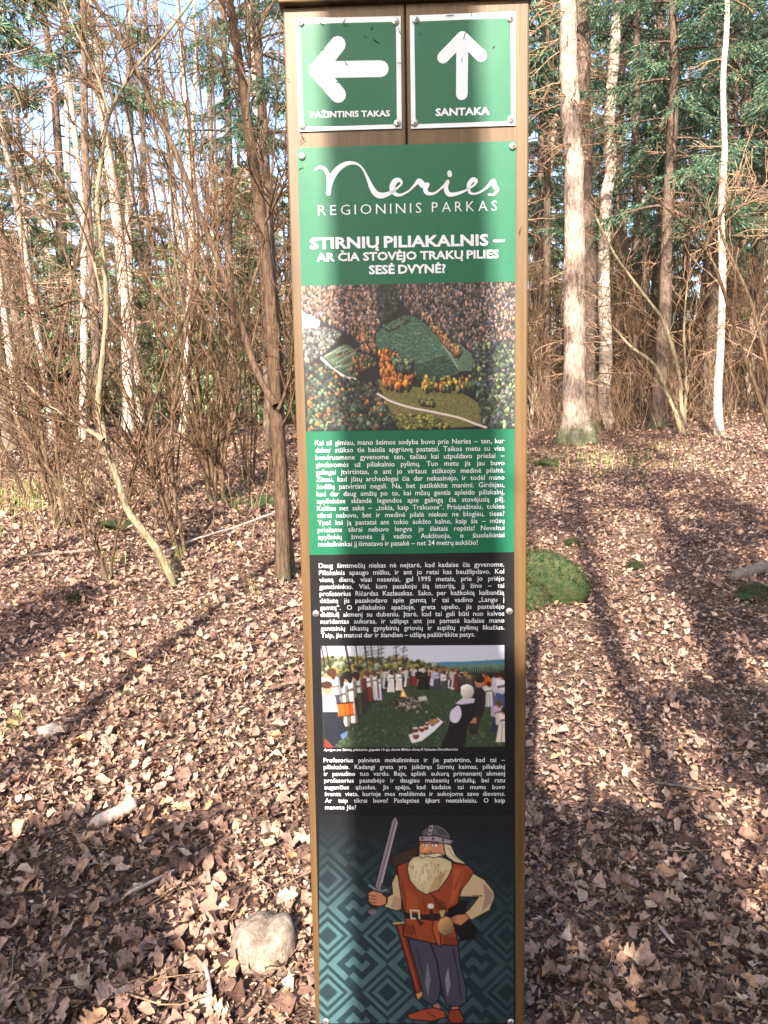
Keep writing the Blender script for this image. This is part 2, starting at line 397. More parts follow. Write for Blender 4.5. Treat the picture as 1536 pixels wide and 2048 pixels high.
def text_line(mb, txt, u0, v0, u1, v1, cap, off=0.02, mode='fit', w=-0.001, shear=0.0, sx=1.0, track=0.0):
    """mode fit: stretch to u1; justify: spread the words; left: natural width"""
    s = cap / CAP; toks = [(x, word(x, off, 2, shear)) for x in (list(txt) if track else txt.split(' ')) if x]
    if track: toks = [(x, word(x, off, 2, shear) if x != ' ' else None) for x in txt]
    ws = [((a[1][0][:, 0].max() - a[1][0][:, 0].min()) if a[1] else 0.3) * s * sx for a in toks]
    g = (track if track else 0.3) * s * sx; n = len(toks); tot = sum(ws) + g * (n - 1); k = 1.0
    if mode == 'fit': k = (u1 - u0) / tot; g *= k
    if mode == 'justify' and n > 1: g = (u1 - u0 - sum(ws)) / (n - 1)
    x = u0; L = max(u1 - u0, 1e-6)
    for (tx, gl), wi in zip(toks, ws):
        if gl:
            v, f = gl; X = (v[:, 0] - v[:, 0].min()) * s * sx * k + x
            Z = v[:, 1] * s + v0 + (X - u0) / L * (v1 - v0)
            e = max(off, 0) * s; sh_ = [(0, 0)] if off < 0.015 else [(math.cos(q) * e, math.sin(q) * e) for q in np.arange(8) * math.pi / 4]
            for k2, (ex, ez) in enumerate(sh_): mb.add(np.stack([X + ex, w - 0.00003 * k2 - v[:, 2] * s, Z + ez], 1), None, f)
        x += wi * k + g

def px_line(mb, txt, p0, p1, cap_px, off=0.02, mode='fit', **kw):
    a = U(*p0); b_ = U(*p1); h = U(p0[0], p0[1] - cap_px)[1] - a[1]
    text_line(mb, txt, a[0], a[1], b_[0], b_[1], h, off, mode, **kw)

def ribbon(mb, pts, wid, w=-0.001):
    """flat stroke with round ends in the sign face; pts in (u, v)"""
    p = np.asarray(pts, float); wid = np.broadcast_to(np.asarray(wid, float), (len(p),))
    t = np.gradient(p, axis=0); t /= np.linalg.norm(t, axis=1, keepdims=True) + 1e-12
    nrm = np.stack([-t[:, 1], t[:, 0]], 1)
    a = p + nrm * wid[:, None] / 2; b_ = p - nrm * wid[:, None] / 2; n = len(p)
    v = np.concatenate([np.c_[a[:, 0], np.full(n, w), a[:, 1]], np.c_[b_[:, 0], np.full(n, w), b_[:, 1]]])
    mb.add(v, [(i, i + 1, n + i + 1, n + i) for i in range(n - 1)])
    for e in (0, -1):
        an = np.linspace(0, 2 * math.pi, 13)[:-1]; r = wid[e] / 2
        c = np.c_[p[e, 0] + r * np.cos(an), np.full(12, w - 0.00006), p[e, 1] + r * np.sin(an)]
        mb.add(np.vstack([c, [p[e, 0], w - 0.00006, p[e, 1]]]), None, [(i, (i + 1) % 12, 12) for i in range(12)])

def spline(pts, k=6):
    p = np.asarray(pts, float); P = np.vstack([2 * p[0] - p[1], p, 2 * p[-1] - p[-2]]); out = []
    for i in range(1, len(P) - 2):
        for s in np.arange(k) / k:
            a, b_, c, d = P[i - 1], P[i], P[i + 1], P[i + 2]
            out.append(0.5 * (2 * b_ + (c - a) * s + (2 * a - 5 * b_ + 4 * c - d) * s * s + (3 * b_ - a - 3 * c + d) * s ** 3))
    out.append(p[-1]); return np.array(out)

# --- the two arrow plates
def Z5(x, y): return (540 + x / 2.844, y / 2.844)
PA = quad_plate('arrow_plate', [Z5(146, 104), Z5(743, 92), Z5(749, 730), Z5(166, 748)], SIGN, M['white'])
PB = quad_plate('arrow_plate', [Z5(795, 88), Z5(1396, 66), Z5(1397, 712), Z5(803, 732)], SIGN, M['white'])
quad_plate('green_field', [Z5(172, 137), Z5(716, 124), Z5(722, 706), Z5(190, 722)], PA, M['green'], 0.0004, -0.0004)
quad_plate('green_field', [Z5(820, 124), Z5(1370, 101), Z5(1372, 688), Z5(828, 706)], PB, M['green'], 0.0004, -0.0004)
def arrow(parent, segs, wpx):
    mb = MB()
    for k_, s in enumerate(segs):
        ribbon(mb, [U(*Z5(*q)) for q in s], wpx, -0.0009 - 0.00005 * k_)
    mb.obj('arrow', M['white'], parent, False)
k_ = (U(900, 150)[0] - U(800, 150)[0]) / 100 / 2.844
arrow(PA, [[(265, 398), (390, 396), (520, 394), (630, 392)], [(268, 402), (330, 325), (386, 254)], [(268, 402), (330, 470), (388, 540)]], 90 * k_)
arrow(PB, [[(1094, 215), (1093, 330), (1092, 440), (1091, 536)], [(1094, 214), (1040, 270), (984, 328)], [(1094, 214), (1145, 265), (1200, 318)]], 66 * k_)
mb = MB(); px_line(mb, 'PAŽINTINIS TAKAS', Z5(232, 670), Z5(682, 662), 11.5, 0.022); mb.obj('lettering', M['white'], PA, False)
mb = MB(); px_line(mb, 'SANTAKA', Z5(943, 660), Z5(1248, 652), 14, 0.026); mb.obj('lettering', M['white'], PB, False)

# --- the long panel: green above, black below
PANEL = quad_plate('text_panel', [(594, 296), (1032, 282), (1028.5, 1104), (619, 1110)], SIGN, M['green'])
PAN2 = quad_plate('text_panel', [(619, 1110), (1028.5, 1104), (1030.5, 2062), (641.8, 2062)], SIGN, M['black'])
mb = MB(); px_line(mb, 'REGIONINIS', Z5(275, 1226), Z5(862, 1211), 20, -0.008, track=0.3); mb.obj('lettering', M['white'], PANEL, False)
mb = MB(); px_line(mb, 'PARKAS', Z5(921, 1208), Z5(1290, 1199), 20, -0.008, track=0.3); mb.obj('lettering', M['white'], PANEL, False)
mb = MB(); px_line(mb, 'STIRNIŲ PILIAKALNIS –', Z5(230, 1416), Z5(1332, 1393), 21, 0.026)
px_line(mb, 'AR ČIA STOVĖJO TRAKŲ PILIES', Z5(268, 1487), Z5(1300, 1467), 15.5, 0.022)
px_line(mb, 'SESĖ DVYNĖ?', Z5(565, 1559), Z5(998, 1551), 16.5, 0.024); mb.obj('heading', M['white'], PANEL, False)

logo = MB()
def zz(pts): return [U(*Z5(*q)) for q in pts]
wz = k_
st = spline(zz([(258, 966), (283, 953), (310, 962), (330, 995), (336, 1040), (333, 1100)])); ribbon(logo, st, np.linspace(12, 28, len(st)) * wz, -0.00100)
st = spline(zz([(333, 1092), (345, 1030), (378, 972), (430, 934), (485, 930), (525, 958), (553, 1010), (578, 1068), (605, 1104), (640, 1113), (685, 1098), (722, 1072), (748, 1045), (738, 1026), (714, 1030), (697, 1058), (700, 1092), (735, 1111), (785, 1090), (822, 1055), (845, 1030), (858, 1040), (872, 1056), (897, 1050)]))
ribbon(logo, st, (22 + 12 * np.sin(np.linspace(0, 22, len(st)))) * wz, -0.00112)
st = spline(zz([(897, 1050), (884, 1076), (896, 1100), (935, 1100), (980, 1066), (1012, 1030), (1000, 1070), (1018, 1106), (1066, 1102), (1120, 1080), (1160, 1054), (1172, 1030), (1152, 1024), (1130, 1056), (1138, 1098), (1180, 1100), (1232, 1068), (1268, 1030), (1276, 1058), (1292, 1080), (1272, 1108), (1244, 1108)]))
ribbon(logo, st, (18 + 8 * np.sin(np.linspace(0.5, 24, len(st)))) * wz, -0.00124)
st = spline(zz([(1021, 984), (1022, 990), (1023, 995)])); ribbon(logo, st, 26 * wz, -0.00100)
logo.obj('script_logo', M['white'], PANEL, False)

def paragraph(parent, lines, tl, tr, bl, br, xcap):
    a0, a1, b0, b1 = U(*tl), U(*tr), U(*bl), U(*br); n = len(lines); mb = MB()
    for i, ln in enumerate(lines):
        s = i / (n - 1); l = [a0[j] * (1 - s) + b0[j] * s for j in (0, 1)]; r = [a1[j] * (1 - s) + b1[j] * s for j in (0, 1)]
        cap = xcap * (U(800, 1000)[1] - U(800, 1001)[1])
        text_line(mb, ln, l[0], l[1], r[0], r[1], cap, 0.004, 'left' if i == n - 1 else 'justify', sx=0.99)
    return mb.obj('paragraph', M['white'], parent, False)
T1 = """Kai aš gimiau, mano šeimos sodyba buvo prie Neries – ten, kur
dabar stūkso tie baisūs apgriuvę pastatai. Taikos metu su visa
bendruomene gyvenome ten, tačiau kai užpuldavo priešai –
gindavomės už piliakalnio pylimų. Tuo metu jis jau buvo
galingai įtvirtintas, o ant jo viršaus stūksojo medinė pilaitė.
Žinau, kad jūsų archeologai čia dar nekasinėjo, ir todėl mano
žodžių patvirtinti negali. Na, bet patikėkite manimi. Girdėjau,
kad dar daug amžių po to, kai mūsų gentis apleido piliakalnį,
apylinkėse sklandė legendos apie galingą čia stovėjusią pilį.
Kažkas net sakė – „tokia, kaip Trakuose“. Prisipažinsiu, tokios
tikrai nebuvo, bet ir medinė pilalė niekuo ne blogiau, tiesa?
Ypač kai ją pastatai ant tokio aukšto kalno, kaip šis – mūsų
priešams tikrai nebuvo lengva jo šlaitais ropštis! Neveltui
apylinkių žmonės jį vadino Aukštuoju, o šiuolaikiniai
mokslininkai jį išmatavo ir pasakė – net 24 metrų aukščio!""".split('\n')
T2 = """Daug šimtmečių niekas nė neįtarė, kad kadaise čia gyvenome.
Piliakalnis apaugo mišku, ir ant jo retai kas beužlipdavo. Kol
vieną dieną, visai neseniai, gal 1995 metais, prie jo priėjo
gamtininkas. Visi, kam pasakoju šią istoriją, jį žino – tai
profesorius Ričardas Kazlauskas. Sako, per kažkokią kalbančią
dėžutę jis pasakodavo apie gamtą ir tai vadino „Langu į
gamtą“. O piliakalnio apačioje, greta upelio, jis pastebėjo
didžiulį akmenį su dubeniu. Įtarė, kad tai gali būti nuo kalvos
nuridentas aukuras, ir užlipęs ant jos pamatė kadaise mano
gentainių iškastų gynybinių griovių ir supiltų pylimų likučius.
Taip, jie matosi dar ir šiandien – užlipę pažiūrėkite patys.""".split('\n')
T3 = """Profesorius pakvietė mokslininkus ir jie patvirtino, kad tai –
piliakalnis. Kadangi greta yra įsikūręs Stirnių kaimas, piliakalnį
ir pavadino tuo vardu. Beje, aplink aukurą primenantį akmenį
profesorius pastebėjo ir daugiau mažesnių riedulių, bei ratu
augančius ąžuolus. Jis spėjo, kad kadaise tai mums buvo
šventa vieta, kurioje mes meldėmės ir aukojome savo dievams.
Ar taip tikrai buvo? Paslapties šįkart neatskleisiu. O kaip
manote Jūs?""".split('\n')
paragraph(PANEL, T1, (630.4, 890.4), (1008.8, 886.3), (636.8, 1092.8), (1008.5, 1088.4), 9.6)
paragraph(PAN2, T2, (638, 1135.8), (1008, 1132.8), (642.2, 1274.8), (1008.6, 1272.5), 9.6)
paragraph(PAN2, T3, (647.4, 1524.2), (1009.7, 1523.4), (650.4, 1618.2), (1010, 1617.8), 9.4)
mb = MB(); px_line(mb, 'Apeigos ant Stirnių piliakalnio gegužės 13-ąją, deivės Mildos dieną © Vytautas Daraškevičius', (647.4, 1501.6), (916, 1500.4), 4.9, 0.002, shear=0.2); mb.obj('caption', M['white'], PAN2, False)

# --- printed pictures: painted by code into per-vertex ink on a fine flat sheet
class Canvas:
    def __init__(s, x0, y0, x1, y1, sc, col):
        s.x0, s.y0, s.sc = x0, y0, sc; s.w = int((x1 - x0) * sc); s.h = int((y1 - y0) * sc)
        s.a = np.ones((s.h, s.w, 3)) * np.array(col) / 255.0
    def _bb(s, xa, ya, xb, yb):
        xa, xb = (xa - s.x0) * s.sc, (xb - s.x0) * s.sc; ya, yb = (ya - s.y0) * s.sc, (yb - s.y0) * s.sc
        i0, i1 = max(0, int(xa) - 1), min(s.w, int(xb) + 2); j0, j1 = max(0, int(ya) - 1), min(s.h, int(yb) + 2)
        if i1 <= i0 or j1 <= j0: return None
        X, Y = np.meshgrid((np.arange(i0, i1) + 0.5) / s.sc + s.x0, (np.arange(j0, j1) + 0.5) / s.sc + s.y0)
        return i0, i1, j0, j1, X, Y
    def ell(s, cx, cy, rx, ry, col, al=1.0, shade=0.0):
        b_ = s._bb(cx - rx, cy - ry, cx + rx, cy + ry)
        if b_ is None: return
        i0, i1, j0, j1, X, Y = b_; d = ((X - cx) / rx) ** 2 + ((Y - cy) / ry) ** 2; mk = (d < 1) * al
        c = np.array(col) / 255.0; sh = 1 - shade * np.clip(((X - cx) / rx * 0.5 + (Y - cy) / ry * 0.7), -0.9, 1)
        R = s.a[j0:j1, i0:i1]; R[...] = R * (1 - mk[..., None]) + mk[..., None] * c * sh[..., None]
    def mask(s, pts):
        p = np.asarray(pts, float); b_ = s._bb(p[:, 0].min(), p[:, 1].min(), p[:, 0].max(), p[:, 1].max())
        if b_ is None: return None
        i0, i1, j0, j1, X, Y = b_; ins = np.zeros(X.shape, bool)
        for (xa, ya), (xb, yb) in zip(p, np.roll(p, -1, 0)):
            if ya == yb: continue
            ins ^= ((ya > Y) != (yb > Y)) & (X < (xb - xa) * (Y - ya) / (yb - ya) + xa)
        return b_, ins
    def poly(s, pts, col, al=1.0, out=0, nz=0.0, sm=False):
        if sm: pts = spline(list(pts) + [pts[0]], 4)
        r = s.mask(pts)
        if r is None: return
        (i0, i1, j0, j1, X, Y), ins = r; c = np.array(col) / 255.0
        mod = 1 + nz * rng.normal(0, 1, X.shape); R = s.a[j0:j1, i0:i1]; mk = (ins * al)[..., None]
        R[...] = R * (1 - mk) + mk * c * mod[..., None]
        if out: s.line(list(pts) + [pts[0]], out, (12, 10, 10))
    def line(s, pts, wd, col, al=1.0):
        for (xa, ya), (xb, yb) in zip(pts[:-1], pts[1:]):
            b_ = s._bb(min(xa, xb) - wd, min(ya, yb) - wd, max(xa, xb) + wd, max(ya, yb) + wd)
            if b_ is None: continue
            i0, i1, j0, j1, X, Y = b_; L = (xb - xa) ** 2 + (yb - ya) ** 2 + 1e-9
            tt = np.clip(((X - xa) * (xb - xa) + (Y - ya) * (yb - ya)) / L, 0, 1)
            d = np.hypot(X - xa - tt * (xb - xa), Y - ya - tt * (yb - ya)); mk = (np.clip(wd / 2 - d + 0.5 / s.sc, 0, 1 / s.sc) * s.sc * al)[..., None]
            R = s.a[j0:j1, i0:i1]; R[...] = R * (1 - mk) + mk * np.array(col) / 255.0
    def sheet(s, name, parent, toPx, corners=None, w=-0.0006, ds=2, gain=1.0):
        h, w_ = s.h // ds * ds, s.w // ds * ds
        a = np.clip(s.a[:h, :w_].reshape(h // ds, ds, w_ // ds, ds, 3).mean((1, 3)), 0, 1)
        H, Wd = a.shape[:2]; J, I = np.mgrid[0:H, 0:Wd]
        if corners is None: gx, gy = toPx((I + 0.5) * ds / s.sc + s.x0, (J + 0.5) * ds / s.sc + s.y0)
        else:
            fx, fy = (I / (Wd - 1))[..., None], (J / (H - 1))[..., None]; c = np.array(corners, float)
            P = (c[0] * (1 - fx) + c[1] * fx) * (1 - fy) + (c[3] * (1 - fx) + c[2] * fx) * fy; gx, gy = P[..., 0], P[..., 1]
        u, v = uv(gx, gy); mb = MB(); i = np.arange(H - 1)[:, None] * Wd; j = np.arange(Wd - 1)[None, :]
        q = np.stack([i + j, i + Wd + j, i + Wd + j + 1, i + j + 1], -1).reshape(-1, 4)
        mb.add(np.stack([u, np.full_like(u, w), v], -1), q); o = mb.obj(name, M['ink'], parent, False)
        lin = np.where(a <= 0.04045, a / 12.92, ((a + 0.055) / 1.055) ** 2.4) * gain
        ca = o.data.color_attributes.new('ink', 'FLOAT_COLOR', 'POINT')
        ca.data.foreach_set('color', np.concatenate([lin.reshape(-1, 3), np.ones((H * Wd, 1))], 1).astype(np.float32).ravel())
        return o

def aerial_picture():
    c = Canvas(125, 70, 1390, 955, 0.46, (22, 22, 26))
    def crowns(n, region, pal, r0, r1, tall=1.3):
        n = int(n * 3.4); r0 *= 0.5; r1 *= 0.54; tall *= 1.25
        r = c.mask(region)
        xs = np.array(region)[:, 0]; ys = np.array(region)[:, 1]; P = []
        poly = np.array(region, float)
        while len(P) < n:
            X = rng.uniform(xs.min(), xs.max(), n * 2); Y = rng.uniform(ys.min(), ys.max(), n * 2); ins = np.zeros(len(X), bool)
            for (xa, ya), (xb, yb) in zip(poly, np.roll(poly, -1, 0)):
                if ya != yb: ins ^= ((ya > Y) != (yb > Y)) & (X < (xb - xa) * (Y - ya) / (yb - ya) + xa)
            P += list(zip(X[ins], Y[ins]))
        for x, y in sorted(P[:n], key=lambda q: q[1]):
            k = (y - 70) / 885; rr = rng.uniform(r0, r1) * (0.7 + 0.6 * k); col = np.array(pal[rng.integers(len(pal))]) * rng.uniform(0.3, 1.1)
            c.ell(x + rr * 0.6, y + rr * 0.8, rr * 1.1, rr * tall, (14, 15, 20), 0.85)
            c.ell(x, y, rr * 0.8, rr * tall, col, 0.95, 0.75)
    org = [(140, 98, 72), (150, 112, 86), (112, 86, 72), (175, 118, 70), (90, 75, 62), (150, 125, 105)]
    mauve = [(120, 95, 95), (150, 120, 120), (95, 80, 85), (165, 125, 100), (80, 80, 85), (140, 125, 135)]
    grn = [(60, 85, 70), (85, 105, 80), (45, 62, 55), (110, 125, 90), (130, 135, 80), (75, 90, 95)]
    dark = [(36, 48, 44), (50, 60, 55), (70, 68, 60), (30, 38, 40), (85, 75, 65), (44, 60, 52)]
    c.poly([(125, 215), (240, 210), (225, 330), (200, 400), (125, 430)], (215, 215, 220))
    crowns(420, [(125, 70), (580, 70), (580, 330), (540, 420), (330, 330), (225, 260), (125, 210)], org + mauve, 13, 22, 1.6)
    crowns(90, [(560, 70), (720, 70), (700, 230), (590, 310)], dark, 12, 20, 1.6)
    crowns(720, [(660, 70), (1390, 70), (1390, 470), (1120, 470), (900, 320), (760, 240)], mauve + org[:2] + dark[:2], 10, 18, 1.8)
    crowns(120, [(125, 330), (250, 330), (360, 360), (330, 420), (250, 480), (140, 560)], [(96, 104, 100), (124, 124, 122), (70, 84, 78), (110, 90, 76)], 14, 24)
    c.poly([(560, 370), (640, 310), (750, 260), (850, 310), (960, 430), (1010, 520), (1060, 600), (960, 640), (820, 650), (700, 560), (570, 470)], (60, 88, 70), 1, 0, 0.4, True)
    crowns(46, [(600, 320), (760, 262), (760, 300), (620, 360)], [(96, 118, 96), (52, 70, 58)], 8, 14, 0.9)
    crowns(70, [(570, 470), (700, 555), (820, 640), (800, 600), (640, 440)], [(90, 110, 88), (44, 60, 50), (130, 96, 62)], 9, 16, 1.2)
    c.poly([(760, 560), (1000, 500), (1060, 600), (960, 640), (830, 650)], (38, 52, 46), 0.7, 0, 0.3)
    c.poly([(930, 430), (1060, 440), (1140, 510), (1130, 600), (1050, 600)], (82, 104, 82), 1, 0, 0.25)
    for _ in range(900):
        x, y = rng.uniform(570, 1040), rng.uniform(290, 630)
        if abs(y - 300 - (x - 750) * 0.55) < 330 and y > 260 + abs(x - 750) * 0.35 and y < 480 + (x - 570) * 0.4:
            c.line([(x, y), (x + rng.uniform(10, 30), y + rng.uniform(-8, 10))], 3, (120, 150, 130) if rng.random() < 0.6 else (35, 62, 48), 0.5)
    crowns(60, [(860, 310), (900, 320), (1070, 480), (1040, 520), (950, 420)], [(190, 120, 70), (150, 110, 75), (165, 140, 110)], 9, 15, 1.8)
    c.line([(960, 450), (1005, 510), (1045, 585)], 5, (170, 160, 140))
    c.poly([(245, 500), (370, 430), (440, 470), (560, 540), (500, 590), (430, 635), (340, 590)], (74, 94, 70), 1, 0, 0.3, True)
    for k in range(9):
        a, b_ = (255 + k * 22, 520 + k * 14 - 20), (370 + k * 20, 440 + k * 14)
        c.line([a, b_], 8, [(150, 156, 142), (66, 56, 56), (112, 126, 100)][k % 3], 0.85)
    for k in range(26):
        x0, y0 = rng.uniform(290, 500), rng.uniform(470, 600); c.line([(x0, y0), (x0 + rng.uniform(20, 70), y0 - rng.uniform(12, 40))], rng.uniform(4, 9), [(150, 158, 150), (60, 50, 52), (104, 118, 92), (128, 96, 66)][k % 4], 0.8)
    crowns(26, [(430, 470), (560, 530), (440, 640), (400, 620)], [(150, 100, 60), (70, 84, 66)], 12, 18, 1.4)
    crowns(50, [(400, 300), (520, 330), (560, 480), (480, 470)], org, 12, 20, 1.6)
    c.line([(235, 510), (300, 580), (380, 630), (430, 640)], 16, (215, 205, 198))
    crowns(300, [(140, 560), (260, 560), (360, 640), (560, 680), (640, 800), (640, 955), (150, 955)], dark + grn[:2] + [(150, 95, 50)], 16, 28, 1.3)
    c.poly([(560, 640), (780, 690), (1050, 720), (1180, 800), (1210, 930), (700, 955), (620, 800)], (104, 98, 58), 1, 0, 0.3)
    crowns(60, [(570, 480), (650, 470), (780, 620), (770, 700), (600, 690)], [(190, 115, 50), (205, 130, 55), (160, 90, 45)], 14, 22, 1.6)
    crowns(30, [(650, 500), (770, 540), (760, 600), (670, 580)], grn, 14, 22)
    crowns(26, [(820, 640), (1130, 640), (1120, 720), (830, 710)], [(200, 140, 60), (170, 150, 70), (90, 105, 70)], 14, 24)
    crowns(90, [(640, 860), (900, 870), (1000, 940), (700, 955)], [(120, 118, 60), (95, 98, 55), (150, 130, 60), (60, 72, 45)], 12, 20, 1)
    crowns(360, [(1140, 440), (1390, 440), (1390, 955), (1200, 955), (1180, 800), (1130, 700)], grn + dark + [(120, 105, 120)], 16, 26, 1.5)
    st = spline([(565, 730), (640, 775), (760, 815), (900, 845), (1050, 880), (1140, 915), (1210, 940)], 8)
    c.line([tuple(q) for q in st], 12, (215, 195, 190))
    crowns(8, [(800, 760), (900, 770), (890, 800), (810, 790)], [(110, 105, 60)], 14, 20)
    return c.sheet('aerial_photograph', PANEL, None, [(602.3, 572), (1030.3, 563), (1028.8, 857.5), (611.8, 862.5)], gain=0.8)
aerial_picture()

def gathering_picture():
    c = Canvas(190, 588, 1318, 1212, 0.46, (196, 197, 212))
    c.poly([(190, 700), (1318, 700), (1318, 1212), (190, 1212)], (52, 66, 48), 1, 0, 0.1)
    c.poly([(850, 692), (1060, 690), (1318, 676), (1318, 722), (850, 730)], (62, 118, 146))
    c.poly([(900, 712), (1318, 700), (1318, 770), (900, 770)], (96, 124, 110), 1, 0, 0.15)
    c.poly([(190, 660), (330, 650), (480, 660), (640, 670), (760, 685), (880, 705), (960, 720), (960, 770), (190, 780)], (84, 82, 54), 1, 0, 0.25)
    for _ in range(260):
        x = rng.uniform(190, 900); y = rng.uniform(655 + max(0, x - 640) * 0.2, 770)
        c.ell(x, y, rng.uniform(8, 22), rng.uniform(8, 18), [(60, 72, 44), (110, 108, 66), (150, 130, 70), (40, 48, 36), (130, 140, 120)][rng.integers(5)], 0.9, 0.5)
    for x0, x1, y1, wd in ((195, 215, 720, 9), (222, 248, 740, 9), (342, 372, 750, 12), (405, 424, 760, 7), (458, 480, 760, 6), (498, 515, 740, 6), (466, 470, 700, 4), (540, 546, 680, 4), (650, 655, 690, 4), (560, 563, 690, 3), (700, 690, 700, 3)):
        c.line([(x0, 588), (x1, y1)], wd, (34, 26, 26))
        if x0 > 460:
            for _ in range(10):
                y = rng.uniform(592, 690); c.line([(x0 - rng.uniform(8, 26), y + 4), (x0 + rng.uniform(8, 26), y - 4)], 4, (60, 62, 52), 0.7)
    for x in range(960, 1318, 13): c.poly([(x - 7, 770), (x, 705 + rng.uniform(0, 18)), (x + 8, 770)], (28, 44, 36))
    for y in range(0, 900):
        x = rng.uniform(190, 1318); yy = rng.uniform(850, 1212); k = (yy - 850) / 362
        c.line([(x, yy), (x + rng.uniform(-14, 14) * (0.5 + k), yy - rng.uniform(2, 14))], 3 + 3 * k, [(38, 52, 34), (92, 110, 82), (130, 142, 116), (28, 36, 26), (112, 96, 70)][rng.integers(5)], 0.7)
    c.poly([(190, 900), (480, 860), (560, 900), (420, 1040), (330, 1130), (190, 1212)], (40, 46, 34), 0.5)
    def person(x, y, h, top, skirt, hair, wdt=0.2):
        w_ = h * wdt
        c.poly([(x - w_ * 0.8, y - h * 0.5), (x + w_ * 0.8, y - h * 0.5), (x + w_ * 1.25, y), (x - w_ * 1.25, y)], skirt)
        c.poly([(x - w_ * 0.9, y - h * 0.84), (x + w_ * 0.9, y - h * 0.84), (x + w_ * 1.1, y - h * 0.5), (x - w_ * 1.1, y - h * 0.5)], top)
        c.line([(x - w_, y - h * 0.8), (x - w_ * 1.0, y - h * 0.55), (x, y - h * 0.5)], w_ * 0.5, [q * 0.85 for q in top])
        c.line([(x + w_ * 0.9, y - h * 0.8), (x + w_ * 1.15, y)], w_ * 0.5, (30, 26, 28), 0.55); c.line([(x - w_ * 0.5, y - h * 0.62), (x + w_ * 0.6, y - h * 0.66)], w_ * 0.35, (70, 55, 50), 0.7)
        for q in (-0.3, 0.2): c.line([(x + q * w_, y - h * 0.45), (x + q * w_ * 1.4, y)], w_ * 0.16, (60, 52, 52), 0.5)
        c.ell(x, y - h * 0.89, h * 0.085, h * 0.1, (180, 128, 104)); c.ell(x + h * 0.01, y - h * 0.935, h * 0.1, h * 0.085, hair); c.ell(x + h * 0.05, y - h * 0.88, h * 0.05, h * 0.1, hair)
    tops = [(205, 200, 196), (180, 168, 158), (218, 214, 212), (60, 55, 60), (120, 35, 35), (170, 165, 160), (90, 85, 120), (200, 190, 170)]
    skirts = [(225, 218, 210), (60, 60, 55), (40, 38, 42), (120, 40, 40), (190, 180, 165), (80, 80, 60), (200, 195, 205)]
    hairs = [(50, 32, 24), (90, 60, 38), (140, 105, 60), (30, 24, 22), (215, 210, 205)]
    for x in np.arange(545, 1060, 11):
        y = 838 + 28 * ((x - 800) / 250) ** 2 + rng.uniform(-14, 4); person(x, y, rng.uniform(92, 120), tops[rng.integers(8)], skirts[rng.integers(7)], hairs[rng.integers(5)], 0.17)
    person(812, 858, 130, (24, 20, 22), (18, 16, 18), (200, 190, 185), 0.24)
    for x, y, h, a, b_ in ((618, 872, 130, (225, 222, 218), (228, 224, 220)), (668, 862, 120, (236, 232, 228), (232, 228, 222)), (942, 864, 120, (225, 220, 218), (70, 66, 70)), (897, 850, 120, (190, 185, 215), (60, 60, 80)),
                           (535, 920, 160, (230, 226, 224), (205, 195, 220)), (510, 905, 160, (225, 220, 216), (220, 212, 205)), (470, 930, 185, (228, 222, 218), (130, 38, 40)), (430, 960, 210, (150, 45, 45), (60, 62, 52)),
                           (400, 1000, 250, (215, 208, 196), (74, 70, 54)), (350, 1060, 310, (232, 228, 222), (228, 222, 212)), (300, 1080, 300, (228, 224, 220), (215, 205, 190))):
        person(x, y, h, a, b_, hairs[rng.integers(4)], 0.16)
    person(250, 1040, 310, (225, 222, 226), (50, 55, 70), (70, 42, 28), 0.18)
    c.poly([(196, 880), (270, 890), (290, 1000), (196, 1005)], (205, 208, 222), sm=False); c.ell(226, 850, 32, 38, (185, 130, 105)); c.ell(222, 826, 36, 24, (62, 40, 28))
    c.poly([(196, 990), (300, 990), (345, 1120), (250, 1212), (196, 1180)], (28, 34, 44)); c.poly([(300, 1130), (345, 1105), (345, 1140), (310, 1160)], (90, 110, 150))
    c.poly([(282, 945), (380, 938), (386, 1012), (290, 1024)], (214, 96, 28)); c.line([(280, 942), (382, 934)], 9, (40, 26, 22)); c.line([(288, 1022), (386, 1010)], 7, (60, 36, 26))
    for x in (300, 330, 360): c.line([(x, 945), (x + 3, 1015)], 4, (90, 40, 20))
    c.poly([(200, 1150), (262, 1212), (200, 1212)], (130, 50, 45))
    c.ell(715, 945, 105, 42, (62, 56, 48), 0.9)
    for _ in range(130): c.ell(715 + rng.normal(0, 48), 940 + rng.normal(0, 20), rng.uniform(6, 14), rng.uniform(5, 10), [(120, 112, 104), (60, 54, 50), (30, 26, 26), (160, 150, 140)][rng.integers(4)], 0.9, 0.4)
    c.poly([(672, 900), (688, 845), (700, 870), (716, 905)], (230, 150, 70)); c.poly([(680, 895), (690, 860), (704, 900)], (250, 225, 170))
    c.poly([(780, 905), (830, 895), (838, 920), (790, 930)], (180, 178, 176))
    c.poly([(720, 1135), (840, 1080), (850, 1040), (900, 1030), (935, 1055), (880, 1110), (800, 1170), (740, 1185)], (222, 216, 222))
    c.poly([(838, 1050), (888, 1030), (912, 1050), (866, 1082)], (165, 120, 80), out=3)
    for x, y, r_, col in ((762, 1105, 18, (70, 52, 44)), (802, 1100, 17, (130, 36, 36)), (830, 1090, 15, (90, 76, 62)), (765, 1140, 20, (110, 82, 66)), (836, 1068, 12, (100, 60, 48))):
        c.ell(x, y, r_, r_, col, 1, 0.4); c.ell(x, y - r_ * 0.7, r_, r_ * 0.4, (210, 195, 180))
